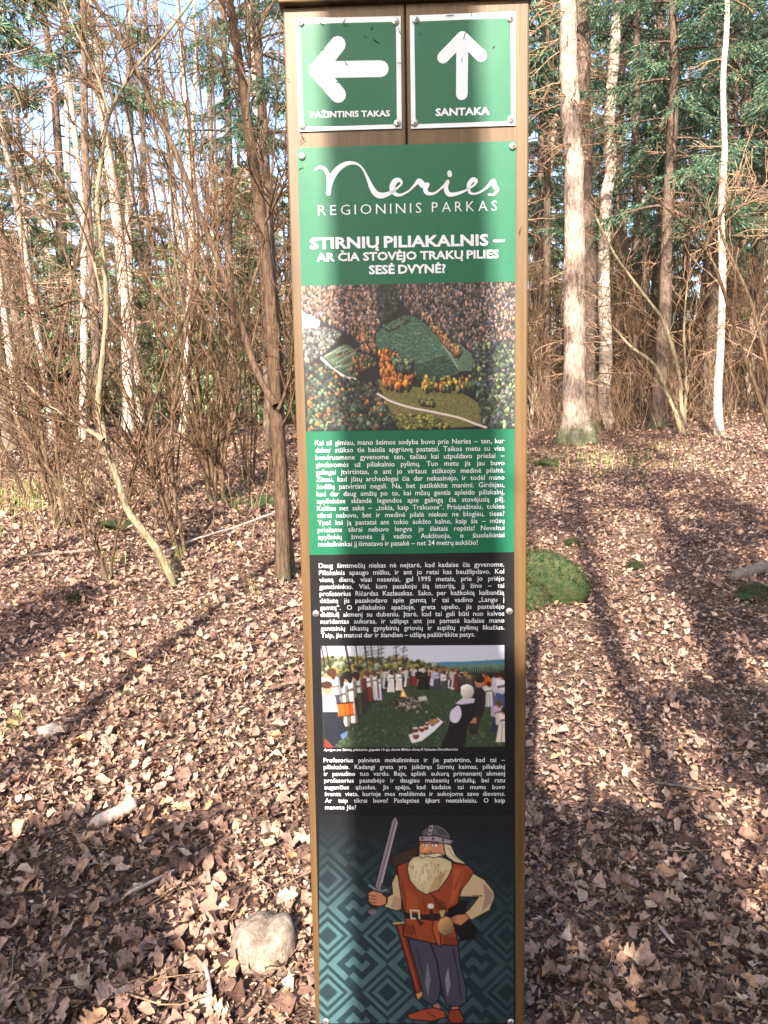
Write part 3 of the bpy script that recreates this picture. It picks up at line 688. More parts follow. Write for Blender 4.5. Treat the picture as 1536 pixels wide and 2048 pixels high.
    for x, y, h, a, b_ in ((1075, 900, 150, (40, 150, 80), (40, 130, 72)), (1050, 880, 120, (70, 60, 58), (40, 38, 40)), (1100, 880, 110, (90, 70, 60), (50, 44, 46)), (1190, 900, 150, (170, 60, 45), (80, 50, 50)), (1225, 930, 170, (190, 90, 40), (205, 198, 200)),
                           (1260, 960, 200, (205, 110, 50), (190, 186, 200)), (1215, 965, 150, (215, 208, 205), (200, 196, 205)), (1300, 1000, 250, (220, 215, 225), (70, 80, 120)), (1275, 1120, 190, (190, 170, 190), (40, 42, 70)), (1310, 1180, 210, (225, 215, 210), (220, 205, 195))):
        person(x, y, h, a, b_, hairs[rng.integers(4)], 0.2)
    c.poly([(1120, 870), (1165, 840), (1200, 880), (1195, 960), (1170, 1030), (1120, 1020)], (34, 28, 32)); c.poly([(1100, 1010), (1170, 1020), (1140, 1135), (1090, 1130)], (44, 36, 38))
    c.ell(1158, 812, 27, 36, (170, 118, 92)); c.ell(1162, 795, 30, 24, (36, 26, 24)); c.poly([(1100, 1030), (1140, 1030), (1138, 1065), (1098, 1065)], (165, 120, 80))
    c.poly([(1000, 960), (1060, 925), (1130, 940), (1140, 1010), (1085, 1080), (1055, 1212), (925, 1212), (960, 1110)], (26, 22, 26), sm=True)
    c.poly([(985, 985), (1030, 955), (1048, 1010), (1020, 1060), (980, 1050), (976, 1010)], (205, 196, 214), sm=True)
    c.poly([(1010, 945), (1060, 905), (1130, 915), (1125, 940), (1050, 950)], (196, 186, 206)); c.ell(1085, 872, 40, 44, (208, 198, 190), 1, 0.25); c.ell(1082, 852, 38, 24, (224, 216, 210), 1, 0.2)
    return c.sheet('gathering_photograph', PAN2, None, [(641.8, 1292), (1008.6, 1290), (1009.8, 1493), (646.6, 1494.8)], gain=0.72)
gathering_picture()

KEY = ["1111110", "1000010", "1011010", "1001001", "0101101", "0100001", "0111111"]
def warrior_picture():
    c = Canvas(150, 92, 1376, 1404, 0.44, (30, 30, 36))
    J, I = np.mgrid[0:c.h, 0:c.w]; X = (I + 0.5) / c.sc + c.x0; Y = (J + 0.5) / c.sc + c.y0
    A, B = (X - 205) / 375, (Y - 495) / 355; p, q = A + B, A - B            # diagonal lattice
    P, Q = np.round(p), np.round(q); fp, fq = p - P, q - Q; dia = (np.abs(P + Q) % 2) < 0.5
    d = np.maximum(np.abs(fp), np.abs(fq)) * 2
    band = ((d > 0.34) & (d < 0.52)) | ((d > 0.68) & (d < 0.84))
    K = np.array([[int(ch) for ch in r] for r in KEY])
    a_, b_ = (fp + 0.5) * 7, (fq + 0.5) * 7; gi = np.clip(a_.astype(int), 0, 6); gj = np.clip(b_.astype(int), 0, 6)
    kk = K[gi, gj] > 0
    on = np.where(dia, band, kk); fade = np.clip((Y - 130) / 700, 0, 1) * np.clip(1.25 - (X - 150) / 1500, 0.5, 1)
    base = np.array([22, 26, 32]) / 255.0; mid = np.array([34, 58, 66]) / 255; tl = np.array([84, 120, 126]) / 255.0
    bgc = base + (mid - base) * fade[..., None]; lc = base + (tl - base) * (fade[..., None] * 0.9)
    c.a[...] = np.where(on[..., None], lc, bgc)
    c.a *= 1 + rng.normal(0, 0.03, (c.h, c.w, 1))
    o = 6
    c.poly([(600, 355), (740, 295), (775, 300), (765, 360), (640, 425), (608, 400)], (62, 46, 40), out=o)
    c.poly([(950, 700), (1030, 620), (1090, 640), (1060, 720), (1100, 760), (1140, 800), (1130, 870), (1040, 885), (1000, 800)], (16, 14, 16))
    c.poly([(710, 870), (800, 880), (900, 900), (1020, 900), (1040, 1050), (1075, 1180), (1072, 1270), (1010, 1300), (950, 1282), (915, 1160), (900, 1250), (860, 1287), (800, 1245), (770, 1130), (735, 980)], (72, 70, 86), out=o)
    c.poly([(830, 1010), (850, 1130), (835, 1230), (815, 1150)], (150, 148, 160), 0.6); c.poly([(960, 1050), (975, 1160), (955, 1230), (940, 1120)], (175, 172, 182), 0.6)
    c.line([(850, 900), (890, 1010), (915, 1165)], 10, (26, 24, 32)); c.line([(990, 930), (1020, 1080), (1040, 1240)], 8, (40, 38, 50)); c.line([(760, 920), (800, 1090)], 8, (46, 44, 58))
    c.poly([(868, 1280), (905, 1280), (905, 1320), (868, 1320)], (190, 120, 95)); c.poly([(985, 1296), (1026, 1296), (1026, 1324), (985, 1324)], (180, 110, 88))
    c.poly([(702, 1345), (800, 1312), (868, 1300), (935, 1318), (947, 1360), (850, 1388), (720, 1375)], (165, 74, 50), out=o); c.poly([(965, 1318), (1030, 1310), (1062, 1372), (1050, 1396), (980, 1398), (958, 1370)], (140, 58, 40), out=o)
    c.line([(830, 1330), (880, 1360)], 5, (60, 24, 18)); c.line([(720, 1372), (850, 1384)], 6, (70, 30, 22))
    c.poly([(632, 782), (680, 776), (798, 1195), (762, 1222)], (124, 46, 27), out=o); c.line([(655, 790), (770, 1190)], 8, (170, 82, 58)); c.line([(620, 774), (682, 768)], 12, (205, 165, 110)); c.poly([(755, 1215), (800, 1195), (800, 1225), (770, 1252)], (214, 150, 90), out=4)
    c.poly([(1115, 458), (1190, 500), (1245, 570), (1252, 610), (1220, 690), (1105, 752), (1060, 712), (1095, 680), (1150, 608), (1030, 606), (1045, 560), (1080, 505)], (204, 178, 138), out=o)
    c.poly([(1180, 520), (1240, 580), (1235, 640), (1170, 700), (1190, 610)], (150, 118, 110), 0.75); c.line([(1115, 600), (1175, 600)], 5, (40, 28, 24))
    c.poly([(1070, 712), (1096, 742), (1040, 787), (992, 772), (975, 735), (1012, 718)], (196, 128, 92), out=5)
    for y in (738, 752, 766): c.line([(985, y), (1010, y - 4)], 3, (80, 40, 28))
    c.poly([(636, 455), (655, 500), (668, 600), (668, 682), (640, 695), (556, 668), (578, 640), (580, 606), (612, 588), (606, 520)], (206, 180, 140), out=o); c.poly([(620, 600), (660, 610), (665, 680), (640, 690), (600, 670)], (165, 130, 115), 0.6)
    c.poly([(640, 412), (720, 380), (830, 400), (960, 390), (1085, 408), (1122, 448), (1088, 505), (1040, 562), (1022, 650), (962, 682), (962, 740), (1002, 800), (1026, 912), (900, 905), (790, 880), (675, 850), (690, 760), (686, 690), (665, 600), (650, 500)], (152, 68, 36), out=o)
    c.poly([(990, 430), (1060, 430), (1040, 520), (1000, 640), (960, 660), (990, 540)], (192, 98, 56), 0.6); c.poly([(700, 560), (760, 600), (780, 690), (700, 690)], (182, 88, 46), 0.55)
    c.poly([(870, 600), (940, 640), (950, 690), (880, 690)], (96, 40, 24), 0.6); c.line([(850, 580), (890, 640), (950, 690)], 9, (74, 32, 20)); c.poly([(690, 770), (760, 800), (740, 850), (680, 840)], (108, 44, 26), 0.7)
    c.poly([(930, 850), (1010, 860), (1022, 905), (930, 902)], (112, 46, 28), 0.7)
    for l in (((670, 520), (690, 620), (700, 690)), ((800, 620), (820, 700)), ((740, 780), (760, 860)), ((1050, 440), (1000, 560))): c.line(l, 4, (60, 24, 14))
    c.poly([(682, 702), (820, 718), (962, 702), (962, 738), (820, 752), (690, 740)], (34, 24, 22)); c.line([(724, 690), (776, 694), (780, 742), (730, 742), (724, 690)], 10, (226, 208, 176)); c.line([(752, 720), (790, 780), (800, 770)], 14, (40, 28, 24))
    c.poly([(868, 752), (905, 752), (916, 920), (890, 902), (860, 810)], (176, 84, 48), out=5); c.line([(850, 672), (862, 748)], 22, (60, 34, 28)); c.line([(835, 748), (892, 752)], 9, (40, 26, 24)); c.ell(851, 664, 20, 16, (225, 222, 226))
    c.ell(945, 792, 48, 62, (176, 136, 92), 1, 0.35); c.poly([(898, 690), (948, 684), (932, 738), (915, 738)], (196, 160, 115), out=4); c.line([(900, 830), (940, 852), (985, 835)], 4, (60, 40, 30))
    c.poly([(632, 100), (648, 138), (536, 566), (500, 546), (608, 128)], (150, 138, 148), out=o); c.line([(628, 130), (520, 545)], 7, (98, 88, 98)); c.line([(640, 140), (545, 520)], 5, (205, 196, 204))
    c.line([(505, 625), (482, 700)], 28, (62, 34, 28)); c.ell(486, 700, 26, 17, (120, 112, 118))
    c.poly([(458, 582), (490, 566), (540, 580), (577, 612), (570, 652), (532, 665), (490, 660), (460, 640)], (198, 132, 98), out=5)
    for y in (592, 612, 632): c.line([(464, y + 4), (510, y + 12)], 4, (80, 42, 30))
    c.line([(466, 536), (500, 556), (545, 570), (574, 564)], 13, (120, 128, 140))
    c.poly([(930, 268), (978, 282), (1010, 350), (1082, 406), (1000, 388), (952, 355), (938, 330)], (216, 202, 166), out=o); c.line([(960, 300), (990, 350), (1040, 385)], 4, (150, 120, 80))
    c.poly([(785, 262), (930, 264), (942, 340), (905, 375), (785, 350), (776, 310)], (204, 136, 100), out=5)
    c.ell(816, 281, 15, 9, (235, 232, 228)); c.ell(876, 283, 17, 9, (235, 232, 228)); c.ell(814, 283, 5, 5, (20, 20, 22)); c.ell(872, 285, 5, 5, (20, 20, 22))
    c.line([(796, 272), (832, 272)], 6, (30, 24, 22)); c.line([(856, 272), (900, 274)], 6, (30, 24, 22)); c.ell(832, 316, 30, 24, (216, 140, 104), 1, 0.3); c.line([(806, 330), (830, 342), (856, 334)], 4, (80, 40, 28))
    c.poly([(738, 358), (790, 346), (860, 346), (930, 360), (982, 384), (986, 424), (958, 485), (900, 562), (822, 592), (768, 562), (720, 505), (704, 432), (712, 390)], (214, 194, 152), out=o)
    c.poly([(740, 380), (840, 380), (850, 480), (800, 540), (740, 480)], (236, 222, 186), 0.5); c.poly([(880, 480), (960, 430), (900, 555), (830, 585)], (176, 138, 92), 0.6)
    for _ in range(60):
        x, y = rng.uniform(720, 965), rng.uniform(385, 560)
        if abs(x - 845) < 135 - (y - 385) * 0.55: c.line([(x, y), (x + rng.uniform(-5, 5), y + 18)], 3.5, (120, 88, 52), 0.8)
    c.poly([(772, 335), (820, 342), (846, 338), (900, 330), (930, 345), (870, 362), (830, 352), (790, 362)], (226, 210, 172), out=4)
    c.poly([(790, 232), (798, 192), (840, 160), (888, 152), (936, 174), (966, 205), (982, 244), (900, 236)], (92, 92, 96), out=o); c.poly([(880, 170), (930, 185), (960, 225), (900, 215)], (60, 58, 62), 0.7)
    c.poly([(838, 160), (872, 153), (858, 222), (828, 222)], (166, 156, 162), out=4)
    c.poly([(778, 226), (880, 224), (996, 252), (990, 280), (880, 262), (775, 258)], (162, 150, 158), out=o)
    for x, y in ((798, 241), (866, 241), (928, 250), (982, 266), (850, 175), (846, 204)): c.ell(x, y, 8, 8, (60, 56, 60))
    return c.sheet('warrior_illustration', PAN2, lambda x, y: (590 + x / 3.135, 1600 + y / 3.135), gain=0.6)
warrior_picture()

# --- screws and stuck needles
sb = MB(); prof = [(0.0066, 0.0), (0.0066, -0.0012), (0.0058, -0.0026), (0.004, -0.0034), (0.0, -0.0037)]
an = np.arange(16) * 2 * math.pi / 16; vs = np.concatenate([np.c_[r * np.cos(an), np.full(16, y), r * np.sin(an)] for r, y in prof])
sb.add(vs, [(i * 16 + j, i * 16 + (j + 1) % 16, (i + 1) * 16 + (j + 1) % 16, (i + 1) * 16 + j) for i in range(4) for j in range(16)])
screw_me = sb.mesh('screw', M['steel'])
sl = MB(); box(sl, (-0.0032, -0.0041, -0.0006), (0.0032, -0.0032, 0.0006)); box(sl, (-0.0006, -0.00412, -0.0032), (0.0006, -0.0032, 0.0032)); slot_me = sl.mesh('slot', M['slot'], False)
for p in (Z5(174, 132), Z5(714, 126), Z5(184, 718), Z5(724, 702), Z5(828, 116), Z5(1368, 106), Z5(822, 700), Z5(1370, 680), (604, 313), (1025, 293), (632, 1227), (1018.5, 1222.5), (652.5, 2042), (1021.5, 2043)):
    a, b_ = U(*p); s = link('screw', screw_me, SIGN); s.location = (a, -0.0002, b_); s.rotation_euler = (rng.normal(0, 0.05), rng.uniform(0, 1.5), rng.normal(0, 0.05)); link('slot', slot_me, s)
mb = MB()
for x, y in ((285, 130), (420, 130), (430, 148), (735, 360), (735, 180), (1145, 88), (1105, 205), (850, 195), (380, 470), (430, 362), (180, 800), (180, 770), (172, 960), (605, 25), (1020, 90), (830, 130), (540, 212), (600, 235), (575, 165), (1270, 270), (300, 285), (1090, 345), (690, 60), (100, 450), (1420, 1310)):
    a, b_ = U(*Z5(x, y)); an_ = rng.uniform(0, 3.14); L = rng.uniform(0.002, 0.008)
    pts = [(a + L * s * math.cos(an_) + 0.0015 * s * s, -0.0016, b_ + L * s * math.sin(an_)) for s in (-1, -0.4, 0.3, 1)]
    tube(mb, pts, [0.0003, 0.0006, 0.0006, 0.0003], 4)
tag(mb.obj('stuck_needles', M['twig'], SIGN), kind='stuff')

# ------------------------------------------------------------------ the forest
def unit(v): v = np.asarray(v, float); return v / (np.linalg.norm(v) + 1e-12)

def limb(mb, p0, d0, L, r0, r1, k=6, sides=4, up=0.12, wob=0.12, rg=rng):
    pts = [np.asarray(p0, float)]; d = unit(d0); s = L / (k - 1)
    for i in range(k - 1):
        d = unit(d + np.array([rg.normal(0, wob), rg.normal(0, wob), rg.normal(0, wob * 0.7) + up])); pts.append(pts[-1] + d * s)
    pts = np.array(pts); tube(mb, pts, np.linspace(r0, r1, k), sides); return pts

def side_dir(t, ang, az, rg=rng):
    a = unit(np.cross(t, [0.3, 0.2, 1.0] if abs(t[2]) < 0.95 else [1.0, 0, 0])); b_ = np.cross(t, a)
    return unit(t * math.cos(ang) + (a * math.cos(az) + b_ * math.sin(az)) * math.sin(ang))

def branch_out(mb, pts, n, L, r, rg, lv=1, lo=0.25, ang=(0.5, 0.95), up=0.06, kids=4, sides=4, tw=0.0017):
    """side shoots along a polyline, and twigs on the shoots"""
    m = len(pts) - 1
    for i in range(n):
        s = rg.uniform(lo, 0.98) * m; j = min(int(s), m - 1); f = s - j; p = pts[j] * (1 - f) + pts[j + 1] * f; t = unit(pts[j + 1] - pts[j])
        rem = 1 - 0.65 * (s / m); l = L * rem * rg.uniform(0.5, 1.2)
        q = limb(mb, p, side_dir(t, rg.uniform(*ang), rg.uniform(0, 6.28)), l, max(r * rem, tw * 1.4), tw, 5 if lv else 4, sides if lv else 3, up, 0.16, rg)
        if lv > 0: branch_out(mb, q, kids, L * 0.42, tw * 1.3, rg, lv - 1, 0.2, ang, up, max(2, kids - 2), 3, tw)

def hazel(seed, n=10, H=4.0, spread=0.5, nb=9, kids=4, r=0.017, name='hazel_shrub', tw=0.0018):
    """several bare stems from one stool"""
    rg = np.random.default_rng(seed); root = thing(name, 'x', 'shrub')
    for i in range(n):
        mb = MB(); az = rg.uniform(0, 6.28); lean = rg.uniform(0.05, spread)
        d = np.array([math.cos(az) * math.sin(lean), math.sin(az) * math.sin(lean), math.cos(lean)])
        L = H * rg.uniform(0.65, 1.1); rr = r * rg.uniform(0.6, 1.25)
        p = limb(mb, np.array([math.cos(az), math.sin(az), 0]) * rg.uniform(0.02, 0.16) + [0, 0, -0.06], d, L, rr, 0.0035, 11, 5, 0.03, 0.07, rg)
        st = mb.obj('stem', M['hazel_bark'], root)
        mb = MB(); branch_out(mb, p, nb, H * 0.3, rr * 0.45, rg, 1, 0.2, (0.4, 0.85), 0.07, kids, 4, tw)
        tag(mb.obj('twigs', M['twig'], st), kind='stuff')
    return root

def trunk_mesh(H, r0, r1, seed, mat_, k=22, sides=12, flare=0.5, rough=0.05, bend=0.15, stubs=0):
    rg = np.random.default_rng(seed); mb = MB()
    z = np.concatenate([np.array([-0.25, 0.0, 0.08, 0.2, 0.4, 0.8]), np.linspace(1.3, H, k - 6)])
    ph = rg.uniform(0, 6.28, 4); px = bend * (np.sin(z * 0.45 + ph[0]) - math.sin(ph[0])) * 0.5 + 0.02 * np.sin(z * 1.7 + ph[1]); py = bend * (np.sin(z * 0.4 + ph[2]) - math.sin(ph[2])) * 0.5
    r = r0 + (r1 - r0) * np.clip(z, 0, H) / H; r = r * (1 + flare * np.exp(-np.clip(z, -0.1, 9) / 0.22))
    a = np.arange(sides) * 2 * math.pi / sides; R = r[:, None] * (1 + rough * rg.normal(0, 1, (k, sides)) + 0.12 * flare * np.exp(-np.clip(z, 0, 9) / 0.3)[:, None] * np.cos(3 * a + ph[3])[None])
    tube(mb, np.c_[px, py, z], R, sides)
    for i in range(stubs):
        zz_ = rg.uniform(1.0, H * 0.8); j = np.interp(zz_, z, px), np.interp(zz_, z, py); az = rg.uniform(0, 6.28)
        limb(mb, [j[0], j[1], zz_], [math.cos(az), math.sin(az), rg.uniform(-0.4, 0.3)], rg.uniform(0.08, 0.3), 0.012, 0.004, 3, 4, 0, 0.1, rg)
    return mb.mesh('trunk', mat_), (z, px, py, r)

def dead_branches(axis, z0, z1, n, L, seed, droop=-0.05):
    z, px, py, r = axis; rg = np.random.default_rng(seed); mb = MB()
    for i in range(n):
        h = rg.uniform(z0, z1); az = rg.uniform(0, 6.28); p = [np.interp(h, z, px), np.interp(h, z, py), h]
        q = limb(mb, p, [math.cos(az), math.sin(az), rg.uniform(-0.25, 0.15)], L * rg.uniform(0.4, 1.1), 0.012, 0.003, 6, 4, droop, 0.14, rg)
        branch_out(mb, q, 7, L * 0.45, 0.005, rg, 0, 0.2, (0.5, 1.1), -0.03, 2, 3, 0.0038)
    return mb

def spruce_boughs(axis, z0, z1, n, R, seed, droop=0.3, dens=1.0, blade=0.05, top=None, bare=0.25, fan=None):
    """needle sprays hanging from drooping boughs, whorled up the stem; real small blades through the whole volume"""
    z, px, py, r = axis; rg = np.random.default_rng(seed); wood = MB(); V = []; top = top or z1
    for i in range(n):
        h = z0 + (z1 - z0) * (i + rg.uniform(0, 1)) / n; az = rg.uniform(0, 6.28) if fan is None else rg.uniform(*fan)
        L = R * (1 - 0.85 * (h - z0) / max(top - z0, 0.1)) * rg.uniform(0.55, 1.1); L = max(L, 0.25)
        p0 = np.array([np.interp(h, z, px), np.interp(h, z, py), h]); k = 7
        s = np.linspace(0, 1, k); dx = np.array([math.cos(az), math.sin(az), 0]); side = np.array([-dx[1], dx[0], 0])
        zz_ = L * (0.18 * s - droop * 1.6 * s ** 1.6 + droop * 0.9 * s ** 3) ; wb = rg.normal(0, 0.05) * L
        pts = p0 + dx * (L * s)[:, None] + side * (wb * s * s)[:, None] + np.array([0, 0, 1.0]) * zz_[:, None]
        tube(wood, pts, np.linspace(0.014 + 0.006 * L, 0.003, k), 4)
        nt_ = int((12 + 16 * L) * dens)
        for t_ in range(nt_):
            f = rg.uniform(bare, 1.0) ** 0.8; q = np.array([np.interp(f, s, pts[:, c_]) for c_ in range(3)])
            sg = rg.choice([-1, 1]); tl = L * 0.34 * (1.15 - f) * rg.uniform(0.6, 1.2) + 0.1
            td = unit(side * sg * rg.uniform(0.5, 1) + dx * rg.uniform(0.3, 0.9) + np.array([0, 0, rg.uniform(-0.9, -0.05)]))
            e = q + td * tl; nb_ = max(4, int(tl / blade * 2.0 * dens))
            u_ = rg.uniform(0, 1, nb_)[:, None]; b0 = q * (1 - u_) + e * u_ + np.array([0, 0, -0.35]) * (u_ * u_) * tl * 0.5
            rd = rg.normal(0, 1, (nb_, 3)); dd = td + rd * 0.42 + np.array([0, 0, -0.25]); dd /= np.linalg.norm(dd, axis=1, keepdims=True)
            ln = blade * rg.uniform(0.9, 2.2, (nb_, 1)); wv = np.cross(dd, rg.normal(0, 1, (nb_, 3))); wv /= np.linalg.norm(wv, axis=1, keepdims=True) + 1e-9
            wv *= blade * rg.uniform(0.13, 0.24, (nb_, 1)); V.append(np.stack([b0 - wv, b0 + wv, b0 + dd * ln], 1))
    V = np.concatenate(V); nV = len(V); fol = MB(); fol.add(V.reshape(-1, 3), None, np.arange(nV * 3).reshape(-1, 3))
    return wood, fol

def conifer(name, label, cat, H, r0, crown, R, nb, seed, bark, needles='needles', dens=1.0, blade=0.05, dead=0, droop=0.3, group=None, bend=0.15, sides=10, stubs=0):
    root = thing(name, label, cat, group=group)
    me, ax = trunk_mesh(H, r0, 0.02, seed, M[bark], sides=sides, bend=bend, stubs=stubs); link('trunk', me, root)
    if nb:
        w_, f_ = spruce_boughs(ax, crown, H - 0.2, nb, R, seed + 1, droop, dens, blade)
        c = tag(f_.obj('crown', M[needles], root, False), kind='stuff'); w_.obj('boughs', M['brown_bark'], c)
    if dead: tag(dead_branches(ax, 1.0, crown + 1.5, dead, 0.9, seed + 2).obj('dead_branches', M['dead_twig'], root), kind='stuff')
    return root

def place(root, px, Y, rz=0.0, scale=1.0, dz=-0.03):
    """stand a thing on the ground where photo column px meets distance Y"""
    x = at_y(px, 840, Y)[0]; root.location = (x, Y, float(terrain(x, Y)) + dz); root.rotation_euler = (0, 0, rz); root.scale = (scale,) * 3
    return root
def spot(px, Y, dz=-0.03): x = at_y(px, 840, Y)[0]; return (x, Y, float(terrain(x, Y)) + dz)

def traced(name, label, cat, lines, Y, bark, nb, L, seed, group=None, dy=0.0, twig='twig', kids=4, lv=1, part='stem'):
    """woody plant whose stems follow pixel paths at distance Y; lines: (points, width0 px, width1 px, depth drift)"""
    rg = np.random.default_rng(seed); b0 = ground_px(*lines[0][0][0]) if Y is None else None
    Yb = Y if Y is not None else b0[1]; base = at_y(*lines[0][0][0], Yb); root = thing(name, label, cat, base, group)
    for li, (pts, w0, w1, dr) in enumerate(lines):
        p = spline(pts, 4); n = len(p); P = np.array([at_y(q[0], q[1], Yb + dr * (i / n)) for i, q in enumerate(p)]) - base
        if abs(pts[0][1] - lines[0][0][0][1]) < 30: P[0, 2] -= 0.12
        mb = MB(); rr = np.linspace(w0, w1, n) / F * Yb / 2; rr = rr * (1 + 0.06 * rg.normal(0, 1, n)); tube(mb, P, rr, 8)
        st = mb.obj(part if li == 0 or part == 'stem' else 'limb', M[bark], root)
        if nb:
            mb = MB(); branch_out(mb, P, int(nb * 2.1 * (0.6 + rg.random() * 0.8)), L, 0.0075, rg, lv, 0.12, (0.4, 0.95), 0.06, kids, 4, 0.0032); tag(mb.obj('twigs', M[twig], st), kind='stuff')
    return root

# --- traced plants to the left of the sign
traced('alder_tree', 'slim brown barked bare tree beside the sign, forking into leaning limbs', 'tree', [
    ([(567, 1165), (563, 1000), (553, 830), (541, 600), (520, 420), (496, 250), (480, 130), (455, -20), (430, -160)], 31, 13, 0.3),
    ([(550, 810), (512, 740), (480, 640), (455, 570), (420, 480), (388, 400), (345, 290), (310, 225), (265, 120), (190, 5), (120, -110)], 15, 7, 0.5),
    ([(556, 820), (575, 770), (584, 700), (590, 620)], 8, 5, 0.2),
    ([(528, 450), (548, 410), (572, 360), (590, 300)], 6, 3, -0.2),
    ([(494, 240), (500, 130), (495, 20), (490, -80)], 6, 3, 0.1)], None, 'alder_bark', 9, 0.9, 11, part='trunk')
traced('alder_sapling', 'thin dark bare sapling close against the slim forked tree', 'tree', [
    ([(588, 1155), (580, 1080), (574, 980), (566, 860), (560, 700), (548, 520), (540, 380)], 12, 5, 0.3)], None, 'brown_bark', 7, 0.6, 12, part='trunk')
traced('hazel_shrub', 'pale olive bare shrub stem curving up from the leaves', 'shrub', [
    ([(352, 1178), (322, 1112), (285, 1060), (255, 1020), (235, 960), (214, 895), (200, 830), (197, 790), (207, 700), (213, 600), (205, 500), (195, 420), (196, 370), (206, 300), (219, 228), (268, 140), (330, 70), (400, -20)], 17, 5, 0.5),
    ([(207, 880), (180, 862), (140, 838), (90, 803), (40, 758), (-20, 725)], 10, 5, 0.2),
    ([(219, 228), (190, 140), (150, 60), (110, -40)], 5, 3, 0.2),
    ([(205, 600), (180, 500), (130, 380), (80, 300), (30, 180)], 6, 3, 0.3)], None, 'olive_bark', 10, 0.9, 13)
traced('hazel_shrub', 'dark leaning bare shrub with arching limbs behind the pale olive stem', 'shrub', [
    ([(366, 1115), (342, 1060), (325, 1000), (305, 945), (300, 890), (302, 850), (290, 790), (272, 715), (250, 670), (200, 620), (150, 600), (80, 622), (0, 612)], 13, 5, 0.3),
    ([(350, 1090), (335, 1000), (310, 960), (280, 880), (255, 800), (215, 700), (160, 590), (120, 480), (60, 360), (0, 240)], 9, 4, 0.5),
    ([(372, 1110), (352, 1010), (342, 900), (352, 780), (376, 640), (388, 500), (384, 360), (372, 200)], 8, 3, 0.4),
    ([(360, 1105), (320, 990), (270, 900), (190, 780), (110, 650), (40, 520), (-20, 430)], 8, 3, 0.1)], None, 'hazel_bark', 10, 0.9, 14)
traced('hazel_shrub', 'dense fan of many thin brown stems rising behind the moss patch', 'shrub', [
    ([(420 + i * 3, 1010 + (i % 3) * 8), (410 + i * 5 - (i % 4) * 12, 900), (390 + i * 11 - (i % 4) * 30, 740), (350 + i * 17 - (i % 5) * 36, 520), (310 + i * 24 - (i % 5) * 48, 260), (280 + i * 28 - (i % 5) * 60, 40)], 8, 3, 0.2 + 0.1 * (i % 4)) for i in range(11)], None, 'hazel_bark', 8, 0.8, 15)
traced('hazel_shrub', 'dark low leaning shrub clump at the leafy bank edge, stems bent over', 'shrub', [
    ([(118, 1060), (92, 970), (60, 890), (20, 845), (-40, 800)], 12, 6, 0.1),
    ([(122, 1062), (95, 930), (75, 820), (62, 700), (48, 560), (40, 400), (20, 200)], 9, 3, 0.4),
    ([(152, 1060), (128, 990), (82, 910), (40, 830), (-20, 700)], 11, 5, 0.2),
    ([(156, 1064), (110, 960), (60, 850), (10, 780), (-40, 740)], 8, 4, 0.3),
    ([(130, 1050), (110, 860), (120, 700), (150, 540), (180, 380), (190, 240)], 7, 3, 0.3)], None, 'hazel_bark', 9, 0.8, 16)
traced('hazel_shrub', 'slender bare shrub leaning over the mossy log', 'shrub', [
    ([(215, 1160), (190, 1090), (140, 1000), (70, 900), (10, 800), (-60, 700)], 8, 4, -0.2),
    ([(218, 1158), (240, 1040), (280, 900), (330, 740), (400, 560), (450, 420), (520, 260)], 7, 3, 0.5),
    ([(212, 1162), (175, 1010), (130, 850), (90, 660), (30, 480)], 6, 3, 0.1)], None, 'hazel_bark', 9, 0.8, 17)

# --- traced plants to the right of the sign
traced('hazel_shrub', 'pale bare arching shrub stems at the sunny edge of the path', 'shrub', [
    ([(1364, 878), (1356, 839), (1336, 790), (1310, 731), (1267, 698), (1247, 678), (1215, 640)], 10, 4, 0.3),
    ([(1370, 880), (1362, 800), (1358, 747), (1330, 650), (1296, 600), (1262, 555), (1228, 507), (1190, 430)], 9, 4, 0.5),
    ([(1368, 880), (1372, 760), (1368, 660), (1375, 560)], 6, 3, 0.4)], 12.0, 'olive_bark', 8, 1.3, 21, twig='dead_twig')
traced('hazel_shrub', 'bare shrub with thin pale twigs reaching across the spruce boughs', 'shrub', [
    ([(1560, 930), (1520, 800), (1480, 690), (1440, 560), (1410, 500), (1360, 440), (1310, 400)], 10, 3, 0.2),
    ([(1562, 930), (1540, 760), (1500, 600), (1455, 500), (1440, 440), (1470, 390), (1536, 370)], 9, 3, 0.3),
    ([(1410, 500), (1440, 430), (1500, 400), (1560, 330)], 5, 2, 0.0)], 9.5, 'hazel_bark', 9, 1.2, 22, twig='dead_twig')
def traced_tree(name, label, line, w0, w1, Y, bark, seed, dead=None, moss_flare=1.0, L=0.9, part='trunk'):
    rg = np.random.default_rng(seed); base = at_y(*line[0], Y); base[2] = float(terrain(base[0], Y)); root = thing(name, label, 'tree', base)
    p = spline(line, 5); n = len(p); P = np.array([at_y(q[0], q[1], Y) for q in p]) - base; z = P[:, 2]
    P = np.vstack([[P[0, 0], 0, -0.3], P, P[-1] + (P[-1] - P[-6]) * 1.2, P[-1] + (P[-1] - P[-6]) * 3]); n2 = len(P)
    r = np.concatenate([[w0], np.linspace(w0, w1, n), [w1 * 0.8, w1 * 0.3]]) / F * Y / 2; a = np.arange(14) * 2 * math.pi / 14
    r = r * (1 + 0.9 * moss_flare * np.exp(-np.clip(P[:, 2], 0, 9) / 0.2)); R = r[:, None] * (1 + 0.06 * rg.normal(0, 1, (n2, 14))) * (1 + 0.3 * moss_flare * np.exp(-np.clip(P[:, 2], 0, 9) / 0.35)[:, None] * np.cos(4 * a + 1)[None])
    mb = MB(); tube(mb, P, R, 14); mb.obj(part, M[bark], root); ax = (P[:, 2], P[:, 0], P[:, 1], r)
    for j, (z0, z1, k, LL) in enumerate(dead or []): tag(dead_branches(ax, z0, z1, k, LL, seed + 5 + j, -0.08).obj('dead_branches', M['dead_twig'], root), kind='stuff')
    return root, ax
